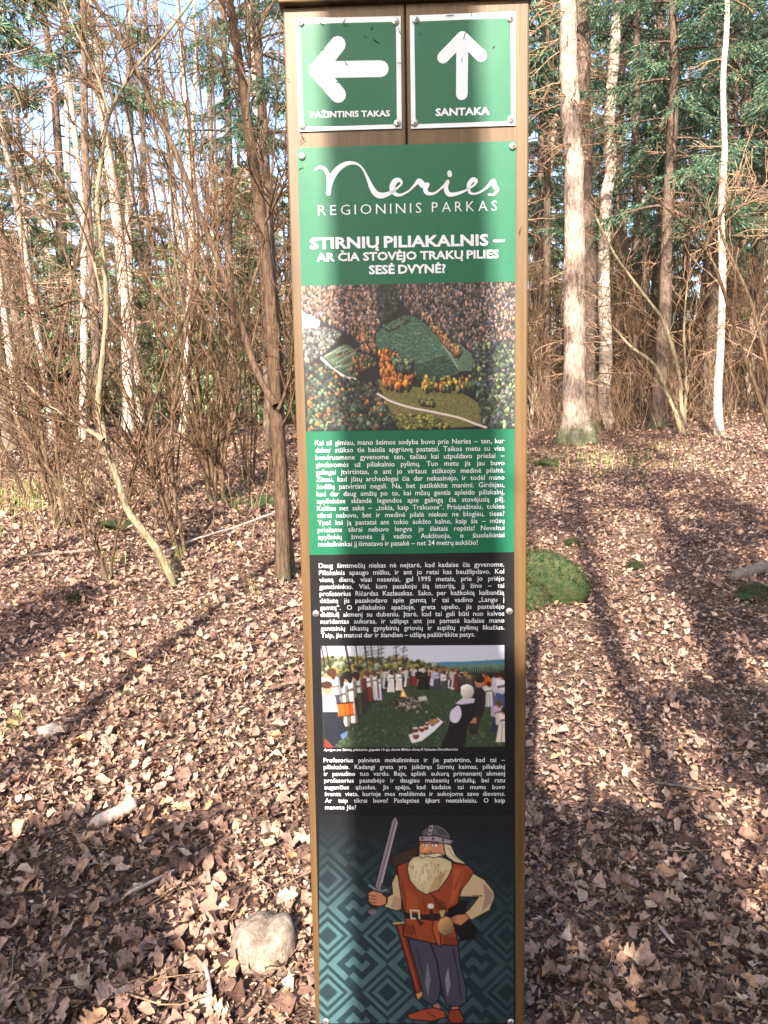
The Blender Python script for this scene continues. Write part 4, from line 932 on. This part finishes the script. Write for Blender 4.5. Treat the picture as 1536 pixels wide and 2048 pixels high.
MAIN, ax = traced_tree('spruce_tree', 'thick pale mottled spruce trunk with mossy green base beside the path', [(1152, 872), (1148, 800), (1150, 700), (1149, 600), (1150, 520), (1149, 430), (1147, 300), (1140, 200), (1137, 120), (1136, 0), (1138, -90)], 46, 29, 12.6, 'spruce_bark', 31,
    [(0.8, 2.6, 12, 0.8), (2.4, 2.9, 12, 0.6), (4.6, 5.4, 40, 1.0), (5.4, 8.0, 22, 1.1), (1.0, 8, 16, 0.6)])
w_, f_ = spruce_boughs(ax, 7.2, 11.5, 26, 2.2, 32, 0.35, 0.9, 0.055); c = tag(f_.obj('crown', M['needles'], MAIN, False), kind='stuff'); w_.obj('boughs', M['brown_bark'], c)
T2_, ax = traced_tree('spruce_tree', 'brown shaded spruce trunk tight behind the mossy based trunk', [(1180, 850), (1176, 700), (1180, 560), (1172, 400), (1168, 200), (1165, 0), (1163, -80)], 30, 24, 13.6, 'brown_bark', 33, [(1, 7, 30, 1.0)])
T3_, ax = traced_tree('spruce_tree', 'pale knotted spruce trunk with a kink and small dark knots', [(1206, 842), (1210, 760), (1212, 690), (1208, 600), (1208, 500), (1212, 400), (1222, 330), (1218, 240), (1228, 120), (1234, 0), (1236, -80)], 26, 18, 14.2, 'birch_bark', 34, [(1, 6.5, 26, 0.9)])
w_, f_ = spruce_boughs(ax, 6.0, 10.5, 20, 2.0, 35, 0.35, 0.9, 0.055); c = tag(f_.obj('crown', M['needles'], T3_, False), kind='stuff'); w_.obj('boughs', M['brown_bark'], c)
traced_tree('spruce_tree', 'dark narrow trunk between the sign and the mossy based spruce', [(1096, 838), (1094, 700), (1094, 560), (1095, 400), (1096, 200), (1098, 0), (1099, -60)], 15, 11, 16.0, 'brown_bark', 36, [(1.5, 8, 26, 1.1)], 0.5)
traced_tree('rowan_sapling', 'slim smooth whitish trunk standing alone at the path bend', [(1440, 884), (1435, 800), (1441, 690), (1445, 560), (1442, 430), (1449, 300), (1446, 170), (1454, 40), (1452, -60)], 17, 8, 11.6, 'birch_bark', 37, [(1.2, 6.5, 18, 0.6)], 0.35)
traced_tree('spruce_tree', 'rough brown trunk under the hanging blue green boughs', [(1330, 815), (1328, 700), (1327, 560), (1326, 400), (1324, 200), (1322, 0)], 24, 17, 17.5, 'brown_bark', 38, [(1.5, 7, 30, 1.1)], 0.5)
traced_tree('spruce_tree', 'rough brown trunk just behind the slim whitish trunk', [(1464, 830), (1462, 600), (1466, 400), (1470, 200), (1474, 0)], 16, 12, 15.5, 'brown_bark', 39, [(1.5, 7, 22, 1.0)], 0.5)

# --- spruces whose boughs hang into the picture
def hang(px, Y, label, H, crown, R, nb, seed, r0=0.12, rz=0.0, dens=1.0, dead=10, droop=0.38, needles='needles', blade=0.036):
    return place(conifer('spruce_tree', label, 'tree', H, r0, crown, R, nb, seed, 'brown_bark', needles, dens, blade, dead, droop), px, Y, rz)
hang(1315, 13.2, 'leafy spruce with drooping blue green boughs beside the whitish slim trunk', 12, 3.6, 2.0, 84, 41, dens=1.7)
hang(1418, 14.6, 'spruce with hanging green boughs behind the slim whitish trunk', 13, 3.3, 2.2, 90, 42, dens=1.6)
hang(1545, 13.0, 'broad spruce with low sweeping boughs at the leafy bank', 12, 3.0, 2.2, 84, 43, dens=1.6)
hang(1262, 16.5, 'tall spruce with sparse boughs behind the kinked pale trunk', 14, 4.0, 2.0, 80, 44, dens=1.5)
hang(205, 11.5, 'dark green spruce with ragged boughs above the bare shrubs', 11, 5.2, 1.5, 34, 45, r0=0.07, dens=1.9, dead=8)
hang(535, 12.5, 'dark spruce with long thin boughs half hidden behind the sign', 12, 4.6, 1.7, 56, 46, r0=0.1, dens=1.6, dead=16)
hang(468, 15.5, 'thin spruce with mossy dead limbs behind the forked bare tree', 13, 5.6, 1.5, 40, 47, r0=0.1, dead=22, dens=1.4)
hang(1085, 19, 'far spruce with sparse crown beyond the dark narrow trunk', 14, 4.0, 2.0, 60, 48, dead=20, dens=1.4)

# --- look-alike trunks further back
def pole_tree(seed, H, r0, bark, crown, R, nb, dead, label, group, name='pine_tree'):
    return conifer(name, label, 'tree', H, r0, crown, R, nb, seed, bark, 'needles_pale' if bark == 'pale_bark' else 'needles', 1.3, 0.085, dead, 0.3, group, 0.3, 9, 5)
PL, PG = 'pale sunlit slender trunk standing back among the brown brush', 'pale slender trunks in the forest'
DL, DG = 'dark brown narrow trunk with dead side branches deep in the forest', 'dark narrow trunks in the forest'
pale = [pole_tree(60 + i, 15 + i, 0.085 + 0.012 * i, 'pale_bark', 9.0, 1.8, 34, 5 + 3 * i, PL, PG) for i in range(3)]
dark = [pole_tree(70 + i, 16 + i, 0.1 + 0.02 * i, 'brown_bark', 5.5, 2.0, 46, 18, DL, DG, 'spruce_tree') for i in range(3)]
BL, BG = 'bare pale tree', 'bare pale trees in the forest'
bare = []
for i in range(3):
    r_ = thing('birch_tree', BL, 'tree', group=BG); me_, ax_ = trunk_mesh(15 + i, 0.075 + 0.02 * i, 0.02, 160 + i, M['birch_bark'], sides=9, bend=0.35); link('trunk', me_, r_)
    tag(dead_branches(ax_, 2.0, 14, 60, 1.5, 170 + i, 0.06).obj('bare_crown', M['pale_twig'], r_), kind='stuff'); bare.append(r_)
first = {}
WORDS = {}
def put(bank, key, px, Y, sc=1.0):
    k = int(rng.integers(len(bank))); v = bank[k]; rz = rng.uniform(0, 6.28); lo = spot(px, Y); tl = (rng.normal(0, 0.02), rng.normal(0, 0.02))
    side = 'behind the bare shrubs' if px < 800 else 'behind the mossy based spruce and path'
    far = 'far off' if Y > 29 else ('deep' if Y > 19 else 'standing')
    lab = WORDS[key][k % len(WORDS[key])] + ' ' + far + ' ' + side
    if v.name not in first:
        first[v.name] = 1; v.location = lo; v.rotation_euler = (*tl, rz); v.scale = (sc,) * 3; v['label'] = lab; return v
    return dup(v, lo, rz, sc, lab, tilt=tl)
WORDS['pale'] = ['pale slender sunlit trunk', 'pale medium sunlit trunk', 'pale stouter sunlit trunk']
WORDS['bare'] = ['slender bare pale tree', 'bare pale tree', 'stouter bare pale tree']
WORDS['dark'] = ['thin dark trunk with dead branches', 'dark brown trunk with dead branches', 'stout dark trunk with dead branches']
WORDS['young'] = ['small pale green young spruce', 'pale green young spruce', 'taller pale green young spruce']
WORDS['brush'] = ['low bare brown hazel shrub', 'bare brown hazel shrub', 'tall bare brown hazel shrub', 'tall many stemmed hazel shrub']
for px, Y in ((38, 15), (62, 20), (100, 14), (160, 14.5), (186, 22), (232, 24), (282, 17), (312, 19), (364, 15.5), (388, 18), (420, 25), (468, 21), (545, 17), (8, 18), (255, 15.8), (1122, 24), (1250, 22), (1290, 26), (1405, 23), (1492, 20), (1512, 24), (1070, 21), (-40, 17), (1580, 19)): put(bare if px < 800 else pale, 'bare' if px < 800 else 'pale', px, Y, rng.uniform(0.85, 1.15))
for px, Y in ((18, 13), (70, 16.5), (130, 22), (300, 28), (505, 26), (590, 20), (1080, 28), (1135, 30), (1235, 19), (1280, 20.5), (1350, 24), (1382, 19.5), (1432, 28), (1455, 22), (1525, 17), (1478, 26), (1310, 31), (-60, 22), (1600, 24), (-20, 26), (1560, 28)): put(dark, 'dark', px, Y, rng.uniform(0.85, 1.15))
for i in range(70):
    Y = rng.uniform(30, 62); px = rng.uniform(-150, 1700); kk = rng.random() < 0.6; ky = ('dark' if rng.random() < 0.12 else 'bare') if px < 700 else ('dark' if kk else 'pale'); put({'dark': dark, 'bare': bare, 'pale': pale}[ky], ky, px, Y, rng.uniform(0.9, 1.3))

# --- young spruces filling the depth with lit green
YL, YG = 'pale green young spruce far back between the trunks', 'young spruces far back'
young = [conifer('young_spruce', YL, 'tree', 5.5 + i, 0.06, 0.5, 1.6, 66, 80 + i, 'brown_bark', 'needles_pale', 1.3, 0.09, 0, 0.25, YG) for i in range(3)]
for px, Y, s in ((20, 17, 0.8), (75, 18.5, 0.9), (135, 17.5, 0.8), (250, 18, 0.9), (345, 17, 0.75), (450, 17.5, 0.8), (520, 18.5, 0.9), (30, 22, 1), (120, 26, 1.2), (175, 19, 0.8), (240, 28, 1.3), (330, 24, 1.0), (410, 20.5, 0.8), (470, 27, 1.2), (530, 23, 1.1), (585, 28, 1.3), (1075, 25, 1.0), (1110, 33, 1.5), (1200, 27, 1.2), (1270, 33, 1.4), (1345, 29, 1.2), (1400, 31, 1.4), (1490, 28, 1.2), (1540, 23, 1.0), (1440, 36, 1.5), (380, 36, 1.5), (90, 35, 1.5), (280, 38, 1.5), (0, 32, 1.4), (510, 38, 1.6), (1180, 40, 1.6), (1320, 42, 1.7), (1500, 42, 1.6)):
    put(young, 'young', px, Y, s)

# --- bare undergrowth
HL, HG = 'tangled bare brown hazel shrub growing in the undergrowth between trunks', 'bare hazel shrubs in the undergrowth'
brush = [hazel(90 + i, 7 + i, 3.2 + 0.6 * i, 0.5, 7, 3, 0.015, tw=0.0038) for i in range(4)]
for b__ in brush: b__['label'] = HL; b__['group'] = HG
for px, Y in ((60, 8.8), (330, 8.6), (500, 9.4), (-30, 11), (150, 12.4), (420, 13.2),
              (1075, 14.5), (1120, 16), (1185, 16), (1235, 15), (1265, 14.2), (1300, 15.2), (1325, 14.4), (1350, 16), (1385, 14.6), (1410, 15.8), (1440, 14.2), (1475, 13.8), (1500, 15), (1530, 13.2), (1560, 12), (1590, 14), (1285, 17.5), (1370, 18), (1455, 17.5), (1520, 18), (1210, 18.5), (1090, 18), (1250, 20), (1400, 21), (1330, 21), (1480, 21)):
    put(brush, 'brush', px, Y, rng.uniform(0.75, 1.1) * (0.75 if px > 1000 else 1))
for i in range(40):
    Y = rng.uniform(16, 30); px = rng.uniform(-60, 600) if i % 5 == 0 else rng.uniform(1060, 1600); put(brush, 'brush', px, Y, rng.uniform(0.7, 1.1))

# --- the forest goes on behind the sign and to both sides
for px, Y, ky in ((640, 15, 'bare'), (690, 18, 'dark'), (735, 14.5, 'bare'), (790, 21, 'dark'), (840, 16.5, 'dark'), (890, 19, 'pale'), (950, 15.5, 'dark'), (1010, 18.5, 'pale'), (660, 24, 'bare'), (760, 27, 'dark'), (860, 26, 'dark'), (980, 25, 'pale'), (1040, 15, 'dark'),
                  (650, 19, 'young'), (720, 22, 'young'), (820, 23, 'young'), (920, 21, 'young'), (1000, 23, 'young'), (780, 34, 'young'), (900, 36, 'young'),
                  (650, 10, 'brush'), (720, 11.5, 'brush'), (800, 13, 'brush'), (880, 14, 'brush'), (960, 14.5, 'brush'), (1030, 15.5, 'brush'), (760, 16, 'brush'), (930, 17.5, 'brush'),
                  (-130, 9.5, 'brush'), (-220, 11, 'brush'), (-320, 12, 'brush'), (-180, 14, 'bare'), (-260, 17, 'dark'), (-350, 15, 'bare'), (-430, 19, 'dark'), (-120, 20, 'young'), (-300, 22, 'young'), (-480, 24, 'young'),
                  (1650, 13, 'brush'), (1740, 14.5, 'brush'), (1680, 16, 'dark'), (1780, 15, 'dark'), (1880, 18, 'pale'), (1720, 21, 'young'), (1850, 23, 'young'), (1980, 20, 'dark'), (1960, 26, 'young')):
    put({'bare': bare, 'dark': dark, 'pale': pale, 'young': young, 'brush': brush}[ky], ky, px, Y, rng.uniform(0.8, 1.1))
for i in range(46):
    px = rng.uniform(-900, -150) if i % 3 == 0 else (rng.uniform(1700, 2400) if i % 3 == 1 else rng.uniform(620, 1060)); ky = ('dark', 'bare', 'young')[int(rng.integers(3))]
    put({'bare': bare, 'dark': dark, 'young': young}[ky], ky, px, rng.uniform(28, 58), rng.uniform(1.0, 1.5))

# --- trees standing behind the viewer, whose shade falls on the sign and the floor
def behind(hit, s, label, H, r0, crown, R, nb, seed, dens=1.0, blade=0.06, name='spruce_tree', bend=0.15):
    p = np.array(hit[:2]) - SH * s
    r_ = conifer(name, label, 'tree', H, r0, crown, R, nb, seed, 'brown_bark', 'needles', dens, blade, 4, bend=bend)
    r_.location = (p[0], p[1], -0.03); return r_
sc_ = S_o + S_ux * U(822, 500)[0]
behind(sc_, 3.7, 'straight spruce trunk standing behind the viewer in line with the sign', 11.5, 0.205, 8.5, 1.8, 30, 101, bend=0.0)
behind((-1.55, 2.95), 6.0, 'slim spruce trunk behind the viewer over the leafy slope', 14, 0.085, 9.5, 1.6, 22, 102, bend=0.03)
behind((4.6, 4.2), 8.4, 'bushy spruce behind the viewer beside the shaded path', 10, 0.14, 1.2, 3.0, 90, 103, 1.3, 0.14)
behind((1.9, 2.6), 4.4, 'young bushy spruce behind the viewer near the path', 5.4, 0.06, 0.4, 1.3, 26, 104, 0.9, 0.08, name='young_spruce')
behind((6.8, 8.0), 10.5, 'wide spruce behind the viewer on the far side of the path', 12, 0.14, 2.0, 2.8, 80, 105, 1.3, 0.14)
behind((0.4, 1.41), 3.1, 'unseen small spruce added behind the viewer to shade the lower sign', 3.2, 0.03, 0.25, 0.95, 70, 106, 2.0, 0.07, name='young_spruce')  # added spruce shape, stands in for the viewer's own shadow on the lower sign
behind((-1.0, 2.3), 3.4, 'low young spruce behind the viewer by the round stone', 2.8, 0.03, 0.5, 1.1, 70, 107, 2.0, 0.07, name='young_spruce')
behind((-2.75, 3.6), 8.6, 'leafy spruce behind the viewer on the shrub side', 7.6, 0.1, 0.8, 1.6, 100, 108, 1.8, 0.12)
behind((2.9, 6.0), 9.6, 'dense spruce behind the viewer over the path', 8.6, 0.12, 1.0, 2.2, 90, 109, 1.4, 0.13)
tall = [pole_tree(110 + i, 19 + i, 0.12, 'brown_bark', 10.5, 2.2, 30, 6, 'tall thin crowned spruce standing well behind the viewer', 'tall spruces behind the viewer', 'spruce_tree') for i in range(1)]
for k, (hx, hy, s) in enumerate(((3.2, 13.0, 21), (7.5, 14, 21), (-5.6, 9, 18), (5.2, 20, 24), (1.0, 26, 26))):
    p = np.array([hx, hy]) - SH * s; lo = (p[0], p[1], -0.03)
    if k < 1: tall[k].location = lo
    else: dup(tall[0], lo, k * 1.3, 1.0)

# ------------------------------------------------------------------ the forest floor
def oak_leaf(rg, hi=False, lo=False):
    t_ = np.array([0, .12, .25, .38, .52, .66, .82, 1.0]); w0 = np.array([.0, .1, .25, .12, .31, .15, .22, .0]) * rg.uniform(0.85, 1.2)
    if rg.random() < 0.35: w0 = np.array([.0, .17, .27, .3, .3, .26, .17, .0]) * rg.uniform(0.8, 1.25)     # an unlobed leaf
    if lo: t_ = np.array([0, .25, .52, .8, 1.0]); w0 = np.array([0, .24, .3, .2, 0]) * rg.uniform(0.8, 1.2)
    if hi: tt = np.linspace(0, 1, 15); w0 = np.interp(tt, t_, w0); t_ = tt
    n = len(t_); wl = w0 * rg.uniform(0.8, 1.2, n); wr = w0 * rg.uniform(0.8, 1.2, n)
    b1, b2, c1, c2 = rg.normal(0, 0.8), rg.normal(0, 0.4), rg.uniform(0.0, 2.4), rg.uniform(0.0, 2.4)
    mid = np.c_[t_ - 0.5, 0.06 * np.sin(t_ * 3 + rg.uniform(0, 6)), b1 * (t_ - 0.5) ** 2 + b2 * 0.3 * np.sin(t_ * 6)]
    L = mid[1:-1] + np.c_[np.zeros(n - 2), wl[1:-1], c1 * wl[1:-1] ** 1.3 + rg.normal(0, 0.03, n - 2)]
    R = mid[1:-1] + np.c_[np.zeros(n - 2), -wr[1:-1], c2 * wr[1:-1] ** 1.3 + rg.normal(0, 0.03, n - 2)]
    v = np.vstack([mid, L, R]); q = []; tr = []; l0 = n; r0 = n + n - 2
    tr += [(0, 1, l0), (n - 2, n - 1, l0 + n - 3), (0, r0, 1), (n - 2, r0 + n - 3, n - 1)]
    for i in range(n - 3): q += [(i + 1, i + 2, l0 + i + 1, l0 + i), (i + 1, r0 + i, r0 + i + 1, i + 2)]
    return v, np.array(q), np.array(tr)

def rot_many(yaw, tx, ty):
    cz, sz, cx, sx, cy, sy = np.cos(yaw), np.sin(yaw), np.cos(tx), np.sin(tx), np.cos(ty), np.sin(ty); o = np.zeros_like(cz); l = o + 1
    Rz = np.stack([cz, -sz, o, sz, cz, o, o, o, l], -1).reshape(-1, 3, 3); Rx = np.stack([l, o, o, o, cx, -sx, o, sx, cx], -1).reshape(-1, 3, 3)
    Ry = np.stack([cy, o, sy, o, l, o, -sy, o, cy], -1).reshape(-1, 3, 3); return Rz @ Rx @ Ry

def scatter_xy(n, y0=1.5, y1=14.5, pw=1.0, side=1.5):
    out = []
    yy = np.linspace(y0, y1, 400); d = (1.2 * yy + 2 * side) / yy ** pw; cdf = np.cumsum(d); cdf /= cdf[-1]
    y = np.interp(rng.random(n), cdf, yy); x = rng.uniform(-1, 1, n) * (0.6 * y + side); return x, y

FLR = np.random.default_rng(99)
lv = [oak_leaf(FLR) for _ in range(14)]; lw = [oak_leaf(FLR, False, True) for _ in range(10)]
mb = MB(); NL = 54000
x, y = scatter_xy(NL); near = y < 4.2; which = np.where(near, rng.integers(0, len(lv), NL), 100 + rng.integers(0, len(lw), NL))
for k, (v, q, t_) in list(enumerate(lv)) + [(100 + k_, l_) for k_, l_ in enumerate(lw)]:
    i = np.where(which == k)[0]; n = len(i); s = (0.016 + 0.056 * rng.random(n) ** 2.0) * np.where(x[i] > 0.3, 0.85, 1.1) * (0.85 + 0.03 * y[i])
    R = rot_many(rng.uniform(0, 6.28, n), rng.normal(0, 0.38, n), rng.normal(0, 0.38, n))
    P = np.einsum('nij,vj->nvi', R, v) * s[:, None, None]; P[:, :, 0] += x[i][:, None]; P[:, :, 1] += y[i][:, None]
    P[:, :, 2] += (terrain(x[i], y[i]) + rng.uniform(0.004, 0.034, n))[:, None]
    o_ = (np.arange(n) * len(v))[:, None, None]; mb.add(P.reshape(-1, 3), (q[None] + o_).reshape(-1, 4), (t_[None] + o_).reshape(-1, 3))
tag(mb.obj('fallen_leaves', M['leaf']), 'dry brown fallen leaves covering the forest floor', 'leaves', kind='stuff')

mb = MB(); n = 100000; x, y = scatter_xy(n, 1.5, 12, 1.2); s = rng.uniform(0.004, 0.013, n) * (0.7 + 0.15 * y)
base = np.array([(-1, -0.5, 0), (0.1, -0.7, 0.25), (1, -0.1, 0), (0.0, 0.6, 0.2)])
P = np.einsum('nij,nvj->nvi', rot_many(rng.uniform(0, 6.28, n), rng.normal(0, 0.6, n), rng.normal(0, 0.6, n)), base[None] * (1 + rng.normal(0, 0.3, (n, 4, 1)))) * s[:, None, None]
P[:, :, 0] += x[:, None]; P[:, :, 1] += y[:, None]; P[:, :, 2] += (terrain(x, y) + rng.uniform(0.004, 0.03, n))[:, None]
mb.add(P.reshape(-1, 3), np.arange(n * 4).reshape(-1, 4)); tag(mb.obj('leaf_crumbs', M['leaf'], None, False), 'crumbled leaf fragments strewn across the forest floor', 'leaf litter', kind='stuff')

# the three hundred leaves that show largest are pieces of the ground
him = []
for k in range(10):
    v, q, t_ = oak_leaf(FLR, True); m_ = MB(); m_.add(v, q, t_); him.append(m_.mesh('leaf', M['leaf']))
for i in range(300):
    yy = 1.72 + 1.5 * rng.random() ** 1.3; xx = rng.uniform(-1, 1) * (0.52 * yy + 0.1)
    if abs(xx - 0.07) < 0.1 * yy: xx += 0.3 * yy * np.sign(xx - 0.07)
    o = link('leaf', him[i % 10], GROUND); s = rng.uniform(0.038, 0.07); o.scale = (s, s, s)
    o.location = (xx, yy, float(terrain(xx, yy)) + rng.uniform(0.022, 0.04)); o.rotation_euler = (rng.normal(0, 0.25), rng.normal(0, 0.25), rng.uniform(0, 6.28))

# fine twigs lying about
mb = MB()
for i in range(900):
    yy = rng.uniform(1.7, 9) ; xx = rng.uniform(-1, 1) * (0.6 * yy + 0.6); az = rng.uniform(0, 6.28); L = rng.uniform(0.03, 0.26)
    limb(mb, [xx, yy, float(terrain(xx, yy)) + rng.uniform(0.02, 0.04)], [math.cos(az), math.sin(az), 0], L, rng.uniform(0.0015, 0.004), 0.001, 5, 4, 0.0, 0.14)
tag(mb.obj('fallen_twigs', M['dead_twig']), 'thin fallen twigs scattered over the leaves', 'twigs', kind='stuff')

def lump(name, label, cat, px, py, sx, sy, sz, mat_, seed, sink=0.35, nz=0.12, group=None, notch=False, rz=0.0):
    import bmesh
    rg = np.random.default_rng(seed); bm = bmesh.new(); bmesh.ops.create_icosphere(bm, subdivisions=4, radius=1.0)
    ph = rg.uniform(0, 6.28, (6, 3)); fr = rg.uniform(1.0, 4.5, (6, 3))
    for v in bm.verts:
        c = np.array(v.co); d = sum(math.sin(fr[k] @ c + ph[k][0]) / (1 + k * 0.4) for k in range(6)) * nz
        if notch: d -= 0.42 * math.exp(-(((c[0] - 0.18) / 0.2) ** 2 + ((c[1] - 0.1) / 0.8) ** 2)) * max(c[2], 0); d += 0.22 * math.exp(-(((c[0] - 0.6) / 0.3) ** 2)) * max(c[2], 0)
        c = c * (1 + d); v.co = (c[0] * sx, c[1] * sy, c[2] * sz)
    me = bpy.data.meshes.new(name); bm.to_mesh(me); bm.free(); me.materials.append(mat_)
    for p in me.polygons: p.use_smooth = True
    g = ground_px(px, py); root = thing(name, label, cat, (g[0], g[1] + sy * 0.6, g[2]), group); root.rotation_euler = (0, 0, rz)
    o = link('body', me, root); o.location = (0, 0, sz * (1 - 2 * sink) * 0.5 + 0.02); return root, me, o

def fuzz(parent, me, o, dens, L, mat_, seed, cond=lambda c, n: n[2] > -0.1, name='moss'):
    rg = np.random.default_rng(seed); mb = MB(); co = np.array([v.co[:] for v in me.vertices]); no = np.array([v.normal[:] for v in me.vertices]); V = []
    idx = rg.integers(0, len(co), dens)
    for i in idx:
        c, n_ = co[i], no[i]
        if not cond(c, n_): continue
        j = c + rg.normal(0, 0.012, 3); d = unit(n_ + rg.normal(0, 0.5, 3)); w = unit(np.cross(d, rg.normal(0, 1, 3))) * L * 0.12; l = L * rg.uniform(0.5, 1.4)
        V.append([j - d * 0.01 - w, j - d * 0.01 + w, j + d * l])
    V = np.array(V); mb.add(V.reshape(-1, 3), None, np.arange(len(V) * 3).reshape(-1, 3)); m_ = mb.obj(name, mat_, o, False); return tag(m_, kind='stuff')

# stones and wood on the floor
st, me, o = lump('stone', 'round pale granite stone with a mossy notch lying among leaves', 'stone', 522, 1945, 0.1, 0.1, 0.085, M['granite'], 3, 0.38, 0.1, notch=True)
fuzz(st, me, o, 2600, 0.006, M['moss'], 4, lambda c, n_: c[2] > 0.035 and abs(c[0] - 0.015) < 0.03 and c[1] > 0.0)
st, me, o = lump('boulder', 'low boulder covered in green moss beside the wooden sign', 'boulder', 1082, 1212, 0.29, 0.25, 0.23, M['mossy_stone'], 5, 0.24, 0.17)
fuzz(st, me, o, 26000, 0.017, M['moss'], 6)
st, me, o = lump('stone', 'small brown flat stone half sunk in leaves on the shaded slope', 'stone', 96, 1478, 0.06, 0.045, 0.03, M['log'], 8, 0.3, 0.06)
for px, py, s, lb in ((1098, 934, 0.16, 'green moss cushion lying on the path beyond the boulder'), (1146, 1094, 0.06, 'tiny yellow green moss tuft on the path leaves'), (1272, 1140, 0.05, 'dull yellow moss tuft alone on the shaded path'),
                      (528, 1018, 0.2, 'dark green moss mound at the foot of the stem fan'), (232, 1062, 0.16, 'dark mossy lump under the leaning shrub stems'), (150, 1206, 0.06, 'pale green moss tuft on the leafy slope'), (1516, 1200, 0.11, 'dark green moss clump beside the curved wood piece')):
    st, me, o = lump('moss_cushion', lb, 'moss', px, py, s, s * 0.8, s * 0.45, M['mossy_stone'], int(px), 0.4, 0.2); fuzz(st, me, o, 5000, 0.013, M['moss'], int(px) + 1)

def log(name, label, p0, p1, r, mat_, seed, lift=0.02, k=9):
    rg = np.random.default_rng(seed); a = ground_px(*p0); b_ = ground_px(*p1); root = thing(name, label, 'wood', a); mb = MB()
    s = np.linspace(0, 1, k); P = (b_ - a)[None] * s[:, None]; P[:, 2] = terrain(a[0] + P[:, 0], a[1] + P[:, 1]) - a[2] + lift + r * 0.4
    P = P + rg.normal(0, r * 0.12, P.shape); R = r * (1 + 0.08 * rg.normal(0, 1, (k, 10))); R[0] *= 0.7; R[-1] *= 0.75
    P = np.vstack([P[0] - (P[1] - P[0]) * 0.05, P]); R = np.vstack([R[:1] * 0.02, R]); tube(mb, P, R, 10); mb.obj('body', mat_, root); return root
log('log', 'short pale bark stripped log lying on the leaves', (187, 1672), (276, 1622), 0.026, M['log'], 1)
log('log', 'short dark curved wood piece beside the moss clump', (1468, 1168), (1532, 1142), 0.045, M['dark_log'], 2)
log('stick', 'thin dark straight stick lying on the trampled path', (1308, 1582), (1404, 1598), 0.0055, M['dark_log'], 3, 0.03, 7)
log('stick', 'short dark broken stick on the path beyond the thin straight one', (1408, 1654), (1450, 1660), 0.009, M['dark_log'], 4, 0.03, 5)
log('stick', 'pale forked stick standing out below the round stone', (424, 2030), (412, 1955), 0.006, M['log'], 5, 0.035, 7)
log('stick', 'long bent brown stick across the shaded leaves', (250, 1815), (350, 1765), 0.006, M['log'], 6, 0.035, 8)
log('stick', 'thin brown stick lying diagonally on the dark soil', (1315, 1880), (1345, 1912), 0.004, M['log'], 7, 0.035, 6)
log('stick', 'fallen dark limb lying under the leaning shrubs', (20, 1125), (240, 1100), 0.014, M['dark_log'], 8, 0.03, 12)
log('stick', 'long pale fallen branch crossing the brush beside the slim tree', (330, 1125), (560, 1040), 0.011, M['log'], 9, 0.08, 12)

# grass
def tuft(label, px, py, n, L, seed, spread=0.06, group=None):
    rg = np.random.default_rng(seed); g = ground_px(px, py); root = thing('grass_tuft', label, 'grass', g, group); V = MB()
    for i in range(n):
        a = rg.uniform(0, 6.28); b0 = np.array([rg.normal(0, spread), rg.normal(0, spread), 0.0]); l = L * rg.uniform(0.5, 1.2); d = np.array([math.cos(a), math.sin(a), 0]) * rg.uniform(0.2, 0.9); w = np.array([-math.sin(a), math.cos(a), 0]) * 0.0022
        P = [b0 + (d * s * s + np.array([0, 0, 1.0]) * (s - 0.45 * s * s)) * l for s in (0, 0.35, 0.7, 1)]
        V.add([P[0] - w, P[0] + w, P[1] - w, P[1] + w, P[2] - w * .7, P[2] + w * .7, P[3]], [(0, 1, 3, 2), (2, 3, 5, 4)], [(4, 5, 6)])
    return tag(V.obj('blades', M['grass'], root, False), kind='stuff')
for k, (px, py, n, L, lb) in enumerate(((475, 1022, 26, 0.42, 'tall yellow green grass tuft beside the dark moss mound'), (232, 1128, 22, 0.3, 'loose grass tuft at the foot of the pale olive stem'), (335, 1145, 24, 0.28, 'bent grass tuft beside the curved stem base'),
                                   (545, 1345, 30, 0.07, 'short green sprigs in sunny leaves beside the sign'), (268, 1398, 26, 0.06, 'short yellow green sprigs on the slope below the shrubs'), (20, 1458, 40, 0.1, 'low bright grass patch on the shaded slope'), (428, 1228, 60, 0.05, 'dark green low sprig lying among curled leaves'), (525, 1180, 22, 0.12, 'small green sprout beside the slim forked tree'))):
    tuft(lb, px, py, n, L, 200 + k, 0.05 if L > 0.2 else 0.08)
mb = MB()
for i in range(2200):
    g = (rng.normal(-4.4, 0.7), rng.normal(8.6, 0.8)) if i % 3 else (rng.normal(2.9, 1.1), rng.normal(10.6, 0.7)); z0 = float(terrain(*g)); a = rng.uniform(0, 6.28); l = rng.uniform(0.05, 0.16); w = 0.004; c, s = math.cos(a), math.sin(a)
    mb.add([(g[0] - s * w, g[1] + c * w, z0), (g[0] + s * w, g[1] - c * w, z0), (g[0] + c * l * 0.5, g[1] + s * l * 0.5, z0 + l)], None, [(0, 1, 2)])
tag(mb.obj('sparse_grass', M['grass'], None, False), 'sparse yellow green grass on the sunlit patches of forest floor', 'grass', kind='stuff')
# dry undergrowth stalks
mb = MB()
for i in range(700):
    L_ = i % 5 < 1; yy = rng.uniform(6.2, 13) if L_ else rng.uniform(12.5, 18); xx = at_y(rng.uniform(-80, 640) if L_ else rng.uniform(1060, 1620), 840, yy)[0]; z0 = float(terrain(xx, yy)) - 0.02
    q_ = limb(mb, [xx, yy, z0], [rng.normal(0, 0.35), rng.normal(0, 0.35), 1], rng.uniform(0.3, 1.0) * (1 if L_ else 1.5), 0.006, 0.0025, 6, 3, 0.0, 0.16)
    branch_out(mb, q_, 4, 0.35, 0.003, rng, 0, 0.3, (0.4, 1.0), 0.02, 2, 3, 0.0018)
tag(mb.obj('dry_undergrowth', M['dead_twig']), 'thin dry brown undergrowth stalks filling the forest floor', 'undergrowth', kind='stuff')
